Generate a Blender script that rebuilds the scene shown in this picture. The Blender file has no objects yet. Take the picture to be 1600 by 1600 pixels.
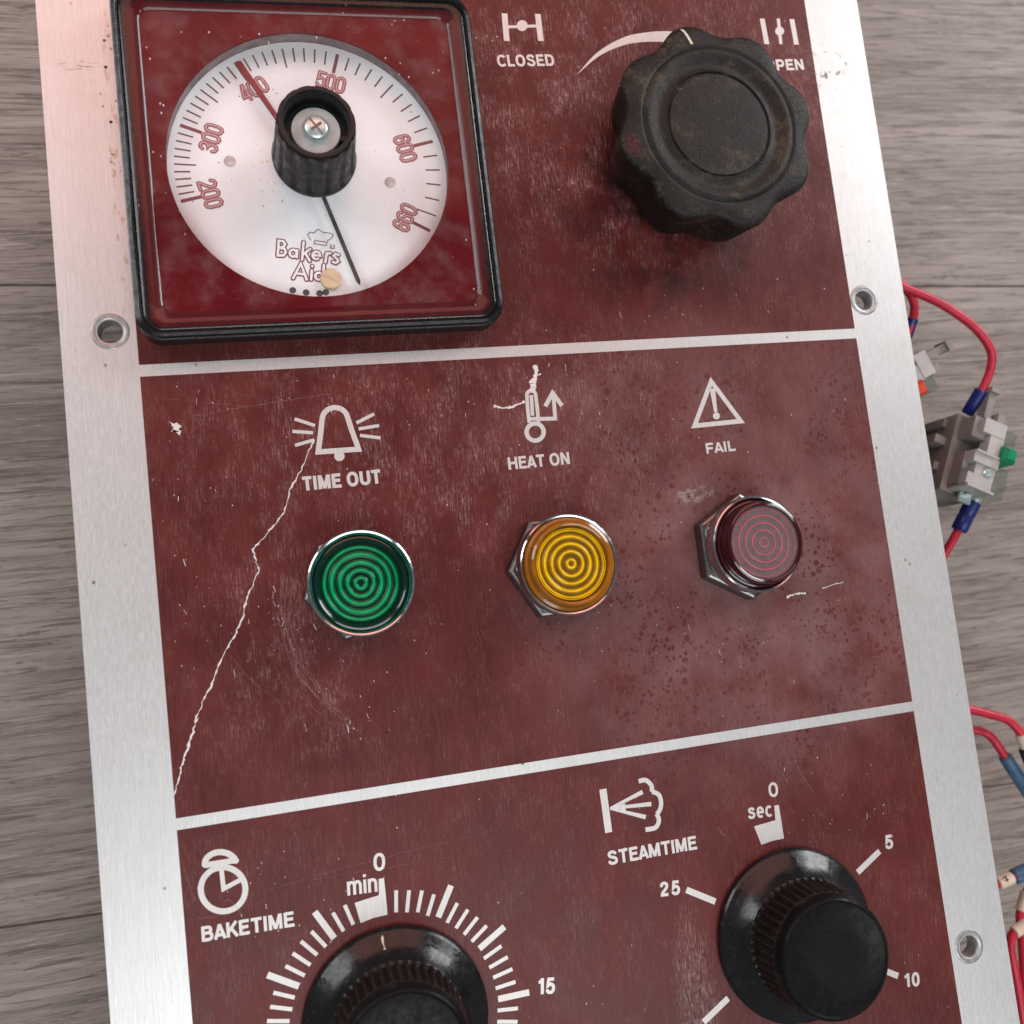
import bpy, bmesh, math, random
from mathutils import Vector, Matrix
random.seed(7)
sc = bpy.context.scene
FLOOR = 57.0            # mm from the floor up to the panel face (panel coordinates: x right, y down the panel, z out of it, mm)

# ------------------------------------------------------------------ camera
FPX = 1494.894
CAM = (23.4144, 53.6158, 195.4688)
ROT = ((0.9668457439671546, -0.11588248918775866, 0.22755341366853796),
       (-0.09064101937924521, -0.9888159884200352, -0.11843625563223982),
       (0.23873314176805668, 0.09388391631127753, -0.9665362369187327))
cam = bpy.data.cameras.new('camera')
cam.sensor_width = 36.0
cam.lens = 36.0 * FPX / 1600.0
cam.clip_start = 0.005
cam.clip_end = 50
cam.dof.use_dof = True
cam.dof.focus_distance = 0.203
cam.dof.aperture_fstop = 19.0
camo = bpy.data.objects.new('camera', cam)
sc.collection.objects.link(camo)
m3 = Matrix((ROT[0], [-v for v in ROT[1]], [-v for v in ROT[2]])).transposed()
camo.matrix_world = Matrix.Translation((CAM[0]*.001, -CAM[1]*.001, (CAM[2]+FLOOR)*.001)) @ m3.to_4x4()
sc.camera = camo

# ------------------------------------------------------------------ light: an indoor room, soft windows on the far side
w = bpy.data.worlds.new('World'); sc.world = w; w.use_nodes = True
w.node_tree.nodes['Background'].inputs[0].default_value = (0.86, 0.93, 1.0, 1)
w.node_tree.nodes['Background'].inputs[1].default_value = 0.19

def area(name, loc, target, sx, sy, power, col):
    l = bpy.data.lights.new(name, 'AREA'); l.shape = 'RECTANGLE'; l.size = sx; l.size_y = sy
    l.energy = power; l.color = col
    o = bpy.data.objects.new(name, l); sc.collection.objects.link(o)
    o.location = loc
    o.rotation_euler = (Vector(target) - Vector(loc)).to_track_quat('-Z', 'Y').to_euler()
    return o
area('window_light_right', (1.55, 0.80, 0.85), (0.08, -0.03, 0.05), 0.7, 0.7, 18.5, (0.97, 0.985, 1.0))
area('window_light_left', (-0.85, 0.55, 0.90), (0.08, -0.03, 0.05), 0.5, 0.6, 5.5, (0.96, 0.98, 1.0))
area('ceiling_light', (0.15, -1.00, 1.65), (0.08, -0.05, 0.05), 1.3, 0.9, 17.0, (0.96, 0.99, 1.0))
area('warm_room_light', (0.10, 0.92, 1.15), (0.06, 0.02, 0.06), 1.5, 0.75, 7.5, (1.0, 0.40, 0.31))  # added pinkish lamp, in place of the reflection of an unseen wall

sc.view_settings.view_transform = 'Standard'
sc.view_settings.look = 'None'
sc.view_settings.exposure = 0.0
sc.view_settings.gamma = 1.0
sc.render.engine = 'CYCLES'
sc.cycles.max_bounces = 7
sc.cycles.transparent_max_bounces = 12

# ------------------------------------------------------------------ helpers: positions
def bp(u, v, z=0.0):
    """photo pixel -> (x, y) on the plane z of the panel"""
    a = ((u-800)/FPX, (v-800)/FPX, 1.0)
    d = [sum(ROT[k][i]*a[k] for k in range(3)) for i in range(3)]
    t = (z-CAM[2])/d[2]
    return (CAM[0]+t*d[0], CAM[1]-t*d[1])

def W(x, y, z):
    return Vector((x*.001, -y*.001, (z+FLOOR)*.001))

# ------------------------------------------------------------------ helpers: materials
class NT:
    def __init__(s, name):
        s.m = bpy.data.materials.new(name); s.m.use_nodes = True
        s.t = s.m.node_tree; s.b = s.t.nodes['Principled BSDF']; s.out = s.t.nodes['Material Output']
        s.co = None
    def n(s, k, **kw):
        q = s.t.nodes.new(k)
        for a, v in kw.items(): setattr(q, a, v)
        return q
    def lk(s, a, b): s.t.links.new(a, b)
    def val(s, sock, v):
        if hasattr(v, 'is_linked') or isinstance(v, bpy.types.NodeSocket): s.lk(v, sock)
        else: sock.default_value = v
    def coord(s, scale=(1, 1, 1), rot=0.0, loc=(0, 0, 0)):
        if s.co is None: s.co = s.n('ShaderNodeTexCoord').outputs['Object']
        mp = s.n('ShaderNodeMapping'); s.lk(s.co, mp.inputs[0])
        mp.inputs['Scale'].default_value = [1000*q for q in scale]
        mp.inputs['Rotation'].default_value = (0, 0, rot)
        mp.inputs['Location'].default_value = loc
        return mp.outputs[0]
    def noise(s, vec, scale=1.0, detail=3.0, rough=.55, dist=0.0):
        q = s.n('ShaderNodeTexNoise'); s.lk(vec, q.inputs['Vector'])
        q.inputs['Scale'].default_value = scale; q.inputs['Detail'].default_value = detail
        q.inputs['Roughness'].default_value = rough; q.inputs['Distortion'].default_value = dist
        return q.outputs[0]
    def voro(s, vec, scale=1.0, rnd=1.0):
        q = s.n('ShaderNodeTexVoronoi'); s.lk(vec, q.inputs['Vector'])
        q.inputs['Scale'].default_value = scale; q.inputs['Randomness'].default_value = rnd
        return q.outputs['Distance']
    def ramp(s, v, a, b, lo=0.0, hi=1.0):
        q = s.n('ShaderNodeMapRange', interpolation_type='SMOOTHSTEP'); s.lk(v, q.inputs[0])
        q.inputs[1].default_value = a; q.inputs[2].default_value = b
        q.inputs[3].default_value = lo; q.inputs[4].default_value = hi
        return q.outputs[0]
    def math(s, op, a, b=0.0):
        q = s.n('ShaderNodeMath', operation=op); q.use_clamp = False
        s.val(q.inputs[0], a); s.val(q.inputs[1], b)
        return q.outputs[0]
    def mix(s, f, a, b):
        q = s.n('ShaderNodeMix', data_type='RGBA'); s.val(q.inputs[0], f)
        s.val(q.inputs[6], a if not isinstance(a, tuple) else (*a, 1)); s.val(q.inputs[7], b if not isinstance(b, tuple) else (*b, 1))
        return q.outputs[2]
    def sep(s):
        q = s.n('ShaderNodeSeparateXYZ'); s.lk(s.coord(), q.inputs[0]); return q.outputs
    def blob(s, x, y, rx, ry, soft=.6):
        """soft elliptical mask round (x, y mm)"""
        mp = s.coord((1/rx, 1/ry, 0), 0, (-x/rx, y/ry, 0))
        q = s.n('ShaderNodeVectorMath', operation='LENGTH'); s.lk(mp, q.inputs[0])
        return s.ramp(q.outputs['Value'], 1+soft, 1-soft)
    def bump(s, h, dist, strength=1.0):
        q = s.n('ShaderNodeBump'); s.lk(h, q.inputs['Height']); q.inputs['Distance'].default_value = dist
        q.inputs['Strength'].default_value = strength
        s.lk(q.outputs[0], s.b.inputs['Normal'])
    def set(s, **kw):
        names = dict(col='Base Color', rough='Roughness', metal='Metallic', ior='IOR', trans='Transmission Weight', coat='Coat Weight', coatr='Coat Roughness', spec='Specular IOR Level', alpha='Alpha', sss='Subsurface Weight', aniso='Anisotropic')
        for k, v in kw.items():
            s.val(s.b.inputs[names[k]], (*v, 1) if isinstance(v, tuple) else v)
        return s

def simple(name, col, rough=.5, metal=0.0, var=.25, vs=.35, dust=0.0, dustcol=(.35, .3, .25), bump=0.0, **kw):
    t = NT(name)
    nz = t.noise(t.coord(), vs, 4)
    c = t.mix(t.ramp(nz, .3, .7), tuple(q*(1-var) for q in col), tuple(min(1, q*(1+var)) for q in col))
    if dust:
        d = t.math('MULTIPLY', t.ramp(t.noise(t.coord(), 1.7, 6, .7), .56, .78), dust)
        c = t.mix(d, c, dustcol)
    t.set(col=c, rough=t.ramp(t.noise(t.coord(), .8, 5), .2, .8, max(.03, rough-.08), min(1, rough+.1)), metal=metal, **{'spec': .35, **kw})
    if bump: t.bump(t.noise(t.coord(), 2.5, 4), bump)
    return t.m

def mat_aluminium():
    t = NT('brushed_aluminium')
    streak = t.noise(t.coord((2.6, .11, 1)), 1, 5, .7)
    fine = t.noise(t.coord((3.4, .55, 1), 0, (3, 5, 0)), 1, 4, .75)
    blot = t.noise(t.coord(), .12, 4)
    c = t.mix(t.ramp(streak, .25, .75), (.60, .61, .60), (.70, .71, .70))
    c = t.mix(t.math('MULTIPLY', t.ramp(fine, .45, .75), .5), c, (.80, .81, .80))
    c = t.mix(t.ramp(blot, .52, .75, 0, .22), c, (.54, .53, .48))
    # grime specks
    v = t.voro(t.coord((1, 1, 1), .2), .28)
    sel = t.ramp(t.noise(t.coord(), .16, 2, .5), .55, .66)
    c = t.mix(t.math('MULTIPLY', t.ramp(v, .14, .05), sel), c, (.16, .14, .11))
    pits = t.voro(t.coord((1, 1, 1), .7), 1.05)
    c = t.mix(t.math('MULTIPLY', t.ramp(pits, .17, .06), t.ramp(blot, .42, .62, 0, .55)), c, (.38, .36, .33))
    # brown residue along the gauge
    yb = t.math('MULTIPLY', t.blob(-1.3, -40, 1.1, 34, .6), t.ramp(t.noise(t.coord((1.2, .5, 1)), .6, 5, .7), .52, .66))
    c = t.mix(t.math('MULTIPLY', yb, .75), c, (.42, .27, .10))
    dk = t.math('MULTIPLY', t.blob(-1.7, -58, 1.6, 16, .5), t.ramp(t.voro(t.coord(), .55), .25, .12))
    c = t.mix(dk, c, (.04, .03, .025))
    smear = t.math('MULTIPLY', t.blob(-7.2, -63.5, 3.6, .9, .6), t.ramp(t.noise(t.coord((.4, 2, 1)), 1.0, 4, .7), .5, .62))
    c = t.mix(t.math('MULTIPLY', smear, .8), c, (.12, .11, .12))
    sm2 = t.math('MULTIPLY', t.blob(164, -66.5, 7, 4.5, .6), t.ramp(t.noise(t.coord((.6, .6, 1)), .6, 4, .7), .54, .66))
    c = t.mix(t.math('MULTIPLY', sm2, .9), c, (.10, .09, .085))
    t.set(col=c, metal=.60, rough=t.ramp(fine, .3, .8, .36, .48))
    t.bump(t.math('ADD', streak, t.math('MULTIPLY', fine, .7)), .00003, .9)
    return t.m

def mat_maroon():
    t = NT('worn_maroon_enamel')
    st = t.noise(t.coord((3.4, .10, 1)), 1, 5, .7)
    st2 = t.math('ADD', t.math('MULTIPLY', t.noise(t.coord((4.0, .30, 1), 0, (7, 2, 0)), 1, 5, .8), .74), t.math('MULTIPLY', t.noise(t.coord((1, .8, 1), 0, (1, 8, 0)), 1.5, 5, .8), .26))
    bl = t.noise(t.coord((1, .8, 1)), .075, 4, .6)
    c = t.mix(t.ramp(bl, .3, .7), (.070, .0098, .0078), (.108, .0155, .0128))
    c = t.mix(t.ramp(st, .35, .75, 0, .45), c, (.15, .036, .036))
    # haze of residue with clean spots, beside and below the right lamps
    hz = t.math('MAXIMUM', t.blob(126, 58, 46, 34, .55), t.math('MULTIPLY', t.blob(122, 16, 46, 18, .6), .55))
    hz = t.math('MULTIPLY', hz, t.ramp(t.noise(t.coord(), .07, 6, .6), .16, .70))
    def dots(scale, rot, k, lo):
        q = t.n('ShaderNodeTexVoronoi'); t.lk(t.coord((1, 1, 1), rot), q.inputs['Vector']); q.inputs['Scale'].default_value = scale
        sp = t.n('ShaderNodeSeparateColor'); t.lk(q.outputs['Color'], sp.inputs[0])
        d = t.math('SUBTRACT', q.outputs['Distance'], t.math('MULTIPLY', t.math('POWER', sp.outputs[0], 2.2), k))
        return t.ramp(d, 0.0, .10, lo, 1)
    clus = t.ramp(t.noise(t.coord((1, 1, 1), 0, (2, 2, 0)), .055, 4, .6), .40, .58)
    spots = t.math('MULTIPLY', dots(1.0, .4, .46, .10), dots(.55, 1.1, .42, .2))
    spots = t.math('ADD', t.math('MULTIPLY', spots, clus), t.math('SUBTRACT', 1.0, clus))
    hz2 = t.math('MULTIPLY', hz, spots)
    c = t.mix(t.math('MULTIPLY', hz2, .40), c, (.30, .195, .19))
    # brushed wear, stronger across the top field and the upper middle field
    zone = t.math('MAXIMUM', t.blob(112, -55, 62, 36, .6), t.math('MULTIPLY', t.blob(62, 16, 56, 26, .7), .8))
    zone = t.math('MAXIMUM', zone, t.math('MULTIPLY', t.blob(24, 56, 16, 26, .6), .7))
    zone = t.math('MAXIMUM', zone, .25)
    wr = t.math('MULTIPLY', t.ramp(st2, .465, .62), t.ramp(t.noise(t.coord((1, .6, 1), 0, (9, 4, 0)), .16, 7, .8), .40, .66))
    wr = t.math('MULTIPLY', wr, zone)
    c = t.mix(t.math('MULTIPLY', wr, .72), c, (.50, .33, .31))
    # rub marks down from the steam dial
    rub = t.math('MULTIPLY', t.blob(99, 140, 4.0, 14, .6), t.ramp(st2, .46, .62))
    c = t.mix(t.math('MULTIPLY', rub, .55), c, (.50, .40, .38))
    # chips: small bright flecks
    chip = t.math('MULTIPLY', t.ramp(t.voro(t.coord((1, .6, 1), .5), .42), .06, .03), t.ramp(t.noise(t.coord(), .09, 2), .46, .6))
    c = t.mix(chip, c, (.62, .55, .52))
    # mottled darker patch to the lower left of the big knob
    gr = t.math('MULTIPLY', t.blob(112, -30, 22, 20, .6), t.ramp(t.noise(t.coord(), .11, 5, .65), .44, .64))
    c = t.mix(t.math('MULTIPLY', gr, .8), c, (.020, .009, .009))
    op = t.math('MULTIPLY', t.blob(156, -68, 5, 3.5, .6), t.ramp(t.noise(t.coord(), .5, 5, .7), .50, .62))
    c = t.mix(t.math('MULTIPLY', op, .75), c, (.11, .10, .10))
    chalk = t.math('MULTIPLY', t.blob(113.5, 34.5, 5.0, 1.6, .6), t.ramp(t.noise(t.coord(), .6, 5, .7), .45, .6))
    c = t.mix(t.math('MULTIPLY', chalk, .6), c, (.40, .36, .33))
    t.set(col=c, spec=.26)
    t.set(rough=t.math('ADD', t.math('MULTIPLY', hz2, .2), t.ramp(bl, .3, .7, .34, .46)))
    t.bump(t.math('ADD', st, t.math('MULTIPLY', st2, .6)), .00002, .8)
    return t.m

def mat_print(name, col, worn=.25):
    t = NT(name)
    st = t.noise(t.coord((3.4, .25, 1)), 1, 4, .7)
    c = t.mix(t.ramp(st, .3, .75), tuple(q*.84 for q in col), col)
    c = t.mix(t.ramp(t.noise(t.coord(), 1.6, 5, .7), .60, .74, 0, worn), c, (.30, .18, .16))
    t.set(col=c, rough=.46, metal=.4)
    return t.m

def mat_flat(name, col, rough=.6, var=.25, metal=0.0):
    t = NT(name)
    c = t.mix(t.ramp(t.noise(t.coord(), 2.2, 5, .7), .35, .7), tuple(q*(1-var) for q in col), tuple(min(1, q*(1+var)) for q in col))
    t.set(col=c, rough=rough, metal=metal); return t.m

def mat_dial():
    t = NT('white_dial_enamel')
    c = t.mix(t.ramp(t.noise(t.coord(), .10, 3), .3, .7), (.80, .845, .86), (.86, .90, .91))
    y = t.math('MULTIPLY', t.math('MAXIMUM', t.blob(29, -41, 5, 6, .6), t.blob(37, -24, 4, 4, .6)), t.ramp(t.noise(t.coord(), .8, 5, .7), .54, .66))
    c = t.mix(t.math('MULTIPLY', y, .7), c, (.62, .50, .28))
    sp = t.math('MULTIPLY', t.ramp(t.voro(t.coord((1, 1, 1), .3), .42), .10, .05), t.ramp(t.noise(t.coord(), .12, 2), .48, .6))
    c = t.mix(t.math('MULTIPLY', sp, .8), c, (.10, .08, .06))
    t.set(col=c, rough=.5); return t.m

def mat_clear(name, tint=(1, 1, 1), rough=.06, ior=1.46, scratch=0.0, base=0.0):
    """thin clear plastic: fresnel reflection over see-through, with scuffs that scatter"""
    t = NT(name); t.t.nodes.remove(t.b)
    tr = t.n('ShaderNodeBsdfTransparent'); tr.inputs[0].default_value = (*tint, 1)
    gl = t.n('ShaderNodeBsdfGlossy'); gl.inputs['Roughness'].default_value = rough
    fr = t.n('ShaderNodeFresnel'); fr.inputs[0].default_value = ior
    bf = t.n('ShaderNodeNewGeometry'); ff = t.math('MULTIPLY', fr.outputs[0], t.math('SUBTRACT', 1.0, bf.outputs['Backfacing']))
    mx = t.n('ShaderNodeMixShader'); t.lk(ff, mx.inputs[0]); t.lk(tr.outputs[0], mx.inputs[1]); t.lk(gl.outputs[0], mx.inputs[2])
    last = mx
    if scratch:
        df = t.n('ShaderNodeBsdfDiffuse'); df.inputs[0].default_value = (.75, .70, .68, 1)
        a = t.ramp(t.voro(t.coord((1, .6, 1), .4), .5), .10, .05)
        b = t.ramp(t.noise(t.coord((.35, 3.5, 1), .8), 1, 4, .7), .66, .76)
        cc = t.ramp(t.noise(t.coord(), .15, 5, .65), .40, .8, .0, .05)
        sel = t.ramp(t.noise(t.coord(), .2, 2), .48, .62)
        f = t.math('ADD', t.math('MULTIPLY', t.math('ADD', a, t.math('MULTIPLY', b, .22)), sel), cc)
        f = t.math('MULTIPLY', f, scratch)
        m2 = t.n('ShaderNodeMixShader'); t.lk(f, m2.inputs[0]); t.lk(mx.outputs[0], m2.inputs[1]); t.lk(df.outputs[0], m2.inputs[2]); last = m2
    t.lk(last.outputs[0], t.out.inputs[0])
    return t.m

def mat_wood():
    t = NT('grey_oak_laminate')
    ang = math.radians(2.1)
    oi = t.n('ShaderNodeObjectInfo')
    def cv(scale, loc):
        v = t.coord(scale, ang, loc)
        q = t.n('ShaderNodeVectorMath', operation='ADD'); t.lk(v, q.inputs[0])
        k = t.n('ShaderNodeVectorMath', operation='SCALE'); t.lk(oi.outputs['Random'], k.inputs['Scale']); k.inputs[0].default_value = (31, 47, 13)
        t.lk(k.outputs[0], q.inputs[1]); return q.outputs[0]
    big = t.noise(cv((.006, .05, 1), (3, 1, 0)), 1, 4, .6, .9)
    gr = t.noise(cv((.020, .24, 1), (1, 0, 0)), 1, 7, .75, .7)
    fi = t.noise(cv((.05, .85, 1), (5, 0, 0)), 1, 7, .8, .8)
    pores = t.noise(cv((.06, 1.4, 1), (2, 8, 0)), 1, 6, .8, .5)
    c = t.mix(t.ramp(big, .28, .72), (.175, .148, .131), (.310, .270, .242))
    c = t.mix(t.ramp(gr, .40, .72, 0, .65), c, (.385, .34, .31))
    c = t.mix(t.ramp(fi, .51, .59, 0, .78), c, (.095, .076, .065))
    c = t.mix(t.ramp(pores, .54, .63, 0, .5), c, (.46, .415, .38))
    wv = t.n('ShaderNodeTexWave', wave_type='BANDS', bands_direction='Y', wave_profile='SAW'); t.lk(cv((.10, 1.0, 1), (0, 3, 0)), wv.inputs['Vector'])
    wv.inputs['Scale'].default_value = .075; wv.inputs['Distortion'].default_value = 9.0; wv.inputs['Detail'].default_value = 3.0; wv.inputs['Detail Scale'].default_value = .35; wv.inputs['Detail Roughness'].default_value = .6
    ring = t.math('MULTIPLY', t.ramp(wv.outputs['Fac'], .72, .98), t.ramp(t.noise(cv((.03, .25, 1), (6, 2, 0)), 1, 4, .7), .38, .62))
    c = t.mix(t.math('MULTIPLY', ring, .6), c, (.095, .076, .064))
    t.set(col=c, rough=t.ramp(fi, .3, .7, .42, .56), spec=.4)
    t.bump(t.math('ADD', gr, t.math('MULTIPLY', fi, .6)), .0005, .55)
    return t.m

def mat_knobrubber():
    t = NT('grimy_black_bakelite')
    n1 = t.noise(t.coord(), .22, 6, .7); n2 = t.noise(t.coord(), 1.4, 6, .7)
    c = t.mix(t.ramp(n1, .35, .7), (.006, .0053, .005), (.013, .0112, .010))
    c = t.mix(t.ramp(n2, .50, .74, 0, .55), c, (.052, .041, .032))
    br = t.math('MULTIPLY', t.ramp(t.noise(t.coord((1, 1, 1), 0, (4, 9, 2)), .12, 5, .65), .50, .64), t.ramp(n2, .40, .62, .15, .8))
    c = t.mix(br, c, (.075, .058, .032))
    pt = t.n('ShaderNodeNewGeometry'); c = t.mix(t.math('MULTIPLY', t.ramp(pt.outputs['Pointiness'], .53, .60), t.ramp(n2, .45, .6, 0, .8)), c, (.16, .135, .115))
    c = t.mix(t.ramp(t.voro(t.coord(), .75), .10, .05, 0, .5), c, (.22, .17, .13))
    rd = t.math('MULTIPLY', t.blob(-20.2, 4.5, 1.6, 2.4, .5), t.ramp(n2, .42, .55))
    c = t.mix(t.math('MULTIPLY', rd, .6), c, (.12, .018, .022))
    t.set(col=c, rough=t.ramp(n2, .3, .7, .40, .62), spec=.28)
    t.bump(t.noise(t.coord(), 1.8, 5, .65), .00022, .6)
    return t.m

def mat_blackgloss(name, rough=.16, dust=.35, spec=.6):
    t = NT(name)
    n2 = t.noise(t.coord(), 1.6, 6, .7)
    c = t.mix(t.ramp(n2, .58, .80, 0, dust), (.008, .008, .009), (.22, .20, .18))
    c = t.mix(t.math('MULTIPLY', t.ramp(t.voro(t.coord(), .9), .11, .06), dust), c, (.5, .45, .4))
    t.set(col=c, rough=t.ramp(t.noise(t.coord(), .5, 5, .7), .3, .75, rough*.7, rough*2.0), spec=spec)
    t.bump(t.noise(t.coord(), 1.0, 4), .00006, .5)
    return t.m

def mat_lens(name, deep, bright, dusty=0.0):
    t = NT(name)
    c = t.mix(t.ramp(t.noise(t.coord(), .3, 3), .3, .7), deep, bright)
    if dusty:
        c = t.mix(t.ramp(t.noise(t.coord((2.2, 1.2, 1), .5), 1, 5, .75), .25, .75, dusty*.72, dusty), c, (.17, .15, .155))
    t.set(col=c, rough=.18 if not dusty else .4, coat=.12 if not dusty else .1, coatr=.05, spec=.35)
    return t.m

M = {}
M['alu'] = mat_aluminium(); M['maroon'] = mat_maroon(); M['print'] = mat_print('bare_metal_legend', (.70, .69, .665), .3)
M['wood'] = mat_wood(); M['dial'] = mat_dial()
M['scratch'] = mat_print('bare_metal_scratch', (.84, .81, .78), .15)
M['faint'] = mat_flat('faint_scratch', (.23, .12, .115), .5, .3)
M['groove'] = simple('dark_joint', (.035, .028, .024), .9)
M['gaugeblack'] = mat_blackgloss('gauge_black_plastic', .2, .05, .28)
M['mask'] = simple('gauge_maroon_mask', (.105, .005, .008), .5, 0, .12, .08, spec=.06)
M['clear'] = mat_clear('scuffed_clear_cover', (1, .985, .985), .08, 1.2, .8)
M['clearedge'] = mat_clear('clear_cover_edge', (.80, .74, .74), .17, 1.5, .3)
M['dialwall'] = simple('grey_dial_wall', (.22, .19, .20), .6)
M['dialred'] = mat_flat('dial_maroon_ink', (.23, .065, .075), .6)
M['dialpink'] = mat_flat('dial_numeral_fill', (.62, .40, .41), .6, .08)
M['numeralink'] = mat_flat('faded_numeral_ink', (.34, .125, .135), .6)
M['dialtick'] = mat_flat('dial_tick_ink', (.16, .085, .09), .6)
M['ptr'] = mat_flat('red_pointer_paint', (.20, .016, .022), .5)
M['needle'] = simple('black_needle_paint', (.03, .028, .028), .5, 0, .3, .6, .5)
M['cream'] = simple('cream_plastic', (.66, .52, .32), .5, 0, .08)
M['darkdot'] = simple('dark_grey_dot', (.07, .075, .085), .6)
M['gknob'] = mat_blackgloss('fluted_knob_plastic', .34, .10, .4)
M['zinc'] = simple('zinc_plate', (.66, .58, .55), .36, .75, .15, .3, .35, (.45, .33, .16))
M['washer'] = simple('dull_zinc_washer', (.44, .47, .46), .45, .15, .15, .3, .45, (.36, .27, .13))
M['screwslot'] = simple('screw_recess', (.18, .19, .18), .4, .8)
M['rivet'] = simple('beige_rivet', (.55, .50, .48), .6)
M['steel'] = simple('bright_screw_steel', (.58, .68, .66), .28, .6, .1, .5)
M['chrome'] = simple('worn_chrome', (.50, .50, .51), .13, 1.0, .08, .5, .3, (.12, .09, .08))
M['nut'] = simple('dirty_chrome_nut', (.20, .19, .19), .33, 1.0, .1, .5, .2, (.06, .035, .03))
M['bigknob'] = mat_knobrubber()
M['skirt'] = mat_blackgloss('timer_knob_plastic', .17, .14, .38)
M['cap'] = mat_blackgloss('timer_knob_cap', .30, .05, .09)
M['grip'] = simple('dirty_knurled_plastic', (.014, .011, .010), .45, 0, .4, .5, .6, (.085, .045, .032))
M['whitemark'] = simple('chipped_white_mark', (.62, .57, .48), .7, 0, .2, 1.5)
M['eyelet'] = simple('grey_eyelet_metal', (.40, .40, .40), .45, .7, .2, .6, .4, (.2, .17, .13))
M['housing'] = simple('dark_housing', (.03, .03, .032), .6)
M['wire'] = simple('red_wire_insulation', (.50, .020, .048), .38, 0, .12, .3)
M['bluesleeve'] = simple('navy_crimp_sleeve', (.012, .022, .16), .35, 0, .2, .4)
M['slate'] = simple('slate_blue_sleeve', (.055, .13, .22), .4, 0, .2, .4)
M['marker'] = simple('cream_wire_marker', (.68, .57, .46), .6, 0, .1, .6)
M['ink'] = simple('marker_ink', (.03, .025, .025), .7)
M['greyplastic'] = simple('grey_terminal_plastic', (.25, .23, .22), .5, 0, .12, .2)  # darker copy: shade of the block's side walls put into the colour
M['ltgrey'] = simple('pale_grey_terminal_plastic', (.43, .42, .405), .45, 0, .08, .2)  # same plastic, coloured paler for the light its top faces catch
M['clearplastic'] = mat_clear('greenish_clear_plastic', (.80, .88, .83), .2, 1.5, .6)
M['greenbtn'] = simple('green_button_plastic', (.0, .24, .10), .35, 0, .1)
M['redbtn'] = simple('orange_red_button_plastic', (.62, .06, .03), .35, 0, .1)
M['lensg'] = mat_lens('green_lens', (.0, .010, .006), (.0, .022, .012))
M['ringg'] = mat_lens('green_lens_ring', (.0, .24, .075), (.0, .46, .16))
M['lensy'] = mat_lens('amber_lens', (.22, .085, .004), (.33, .14, .006))
M['facey'] = mat_lens('amber_lens_face', (.10, .072, .008), (.19, .135, .01))
M['ringy'] = mat_lens('amber_lens_ring', (.85, .55, .0), (.95, .66, .0))
M['sidey'] = mat_lens('amber_lens_side', (.27, .095, .004), (.36, .14, .006))
M['lensr'] = mat_lens('red_lens', (.030, .002, .005), (.055, .003, .009))
M['facer'] = mat_lens('red_lens_face', (.20, .05, .06), (.26, .08, .09), .9)
M['ringr'] = mat_lens('red_lens_ring', (.62, .060, .095), (.72, .10, .13), .12)
M['innerg'] = mat_lens('green_inner_wall', (.0, .10, .05), (.02, .22, .13))

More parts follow.
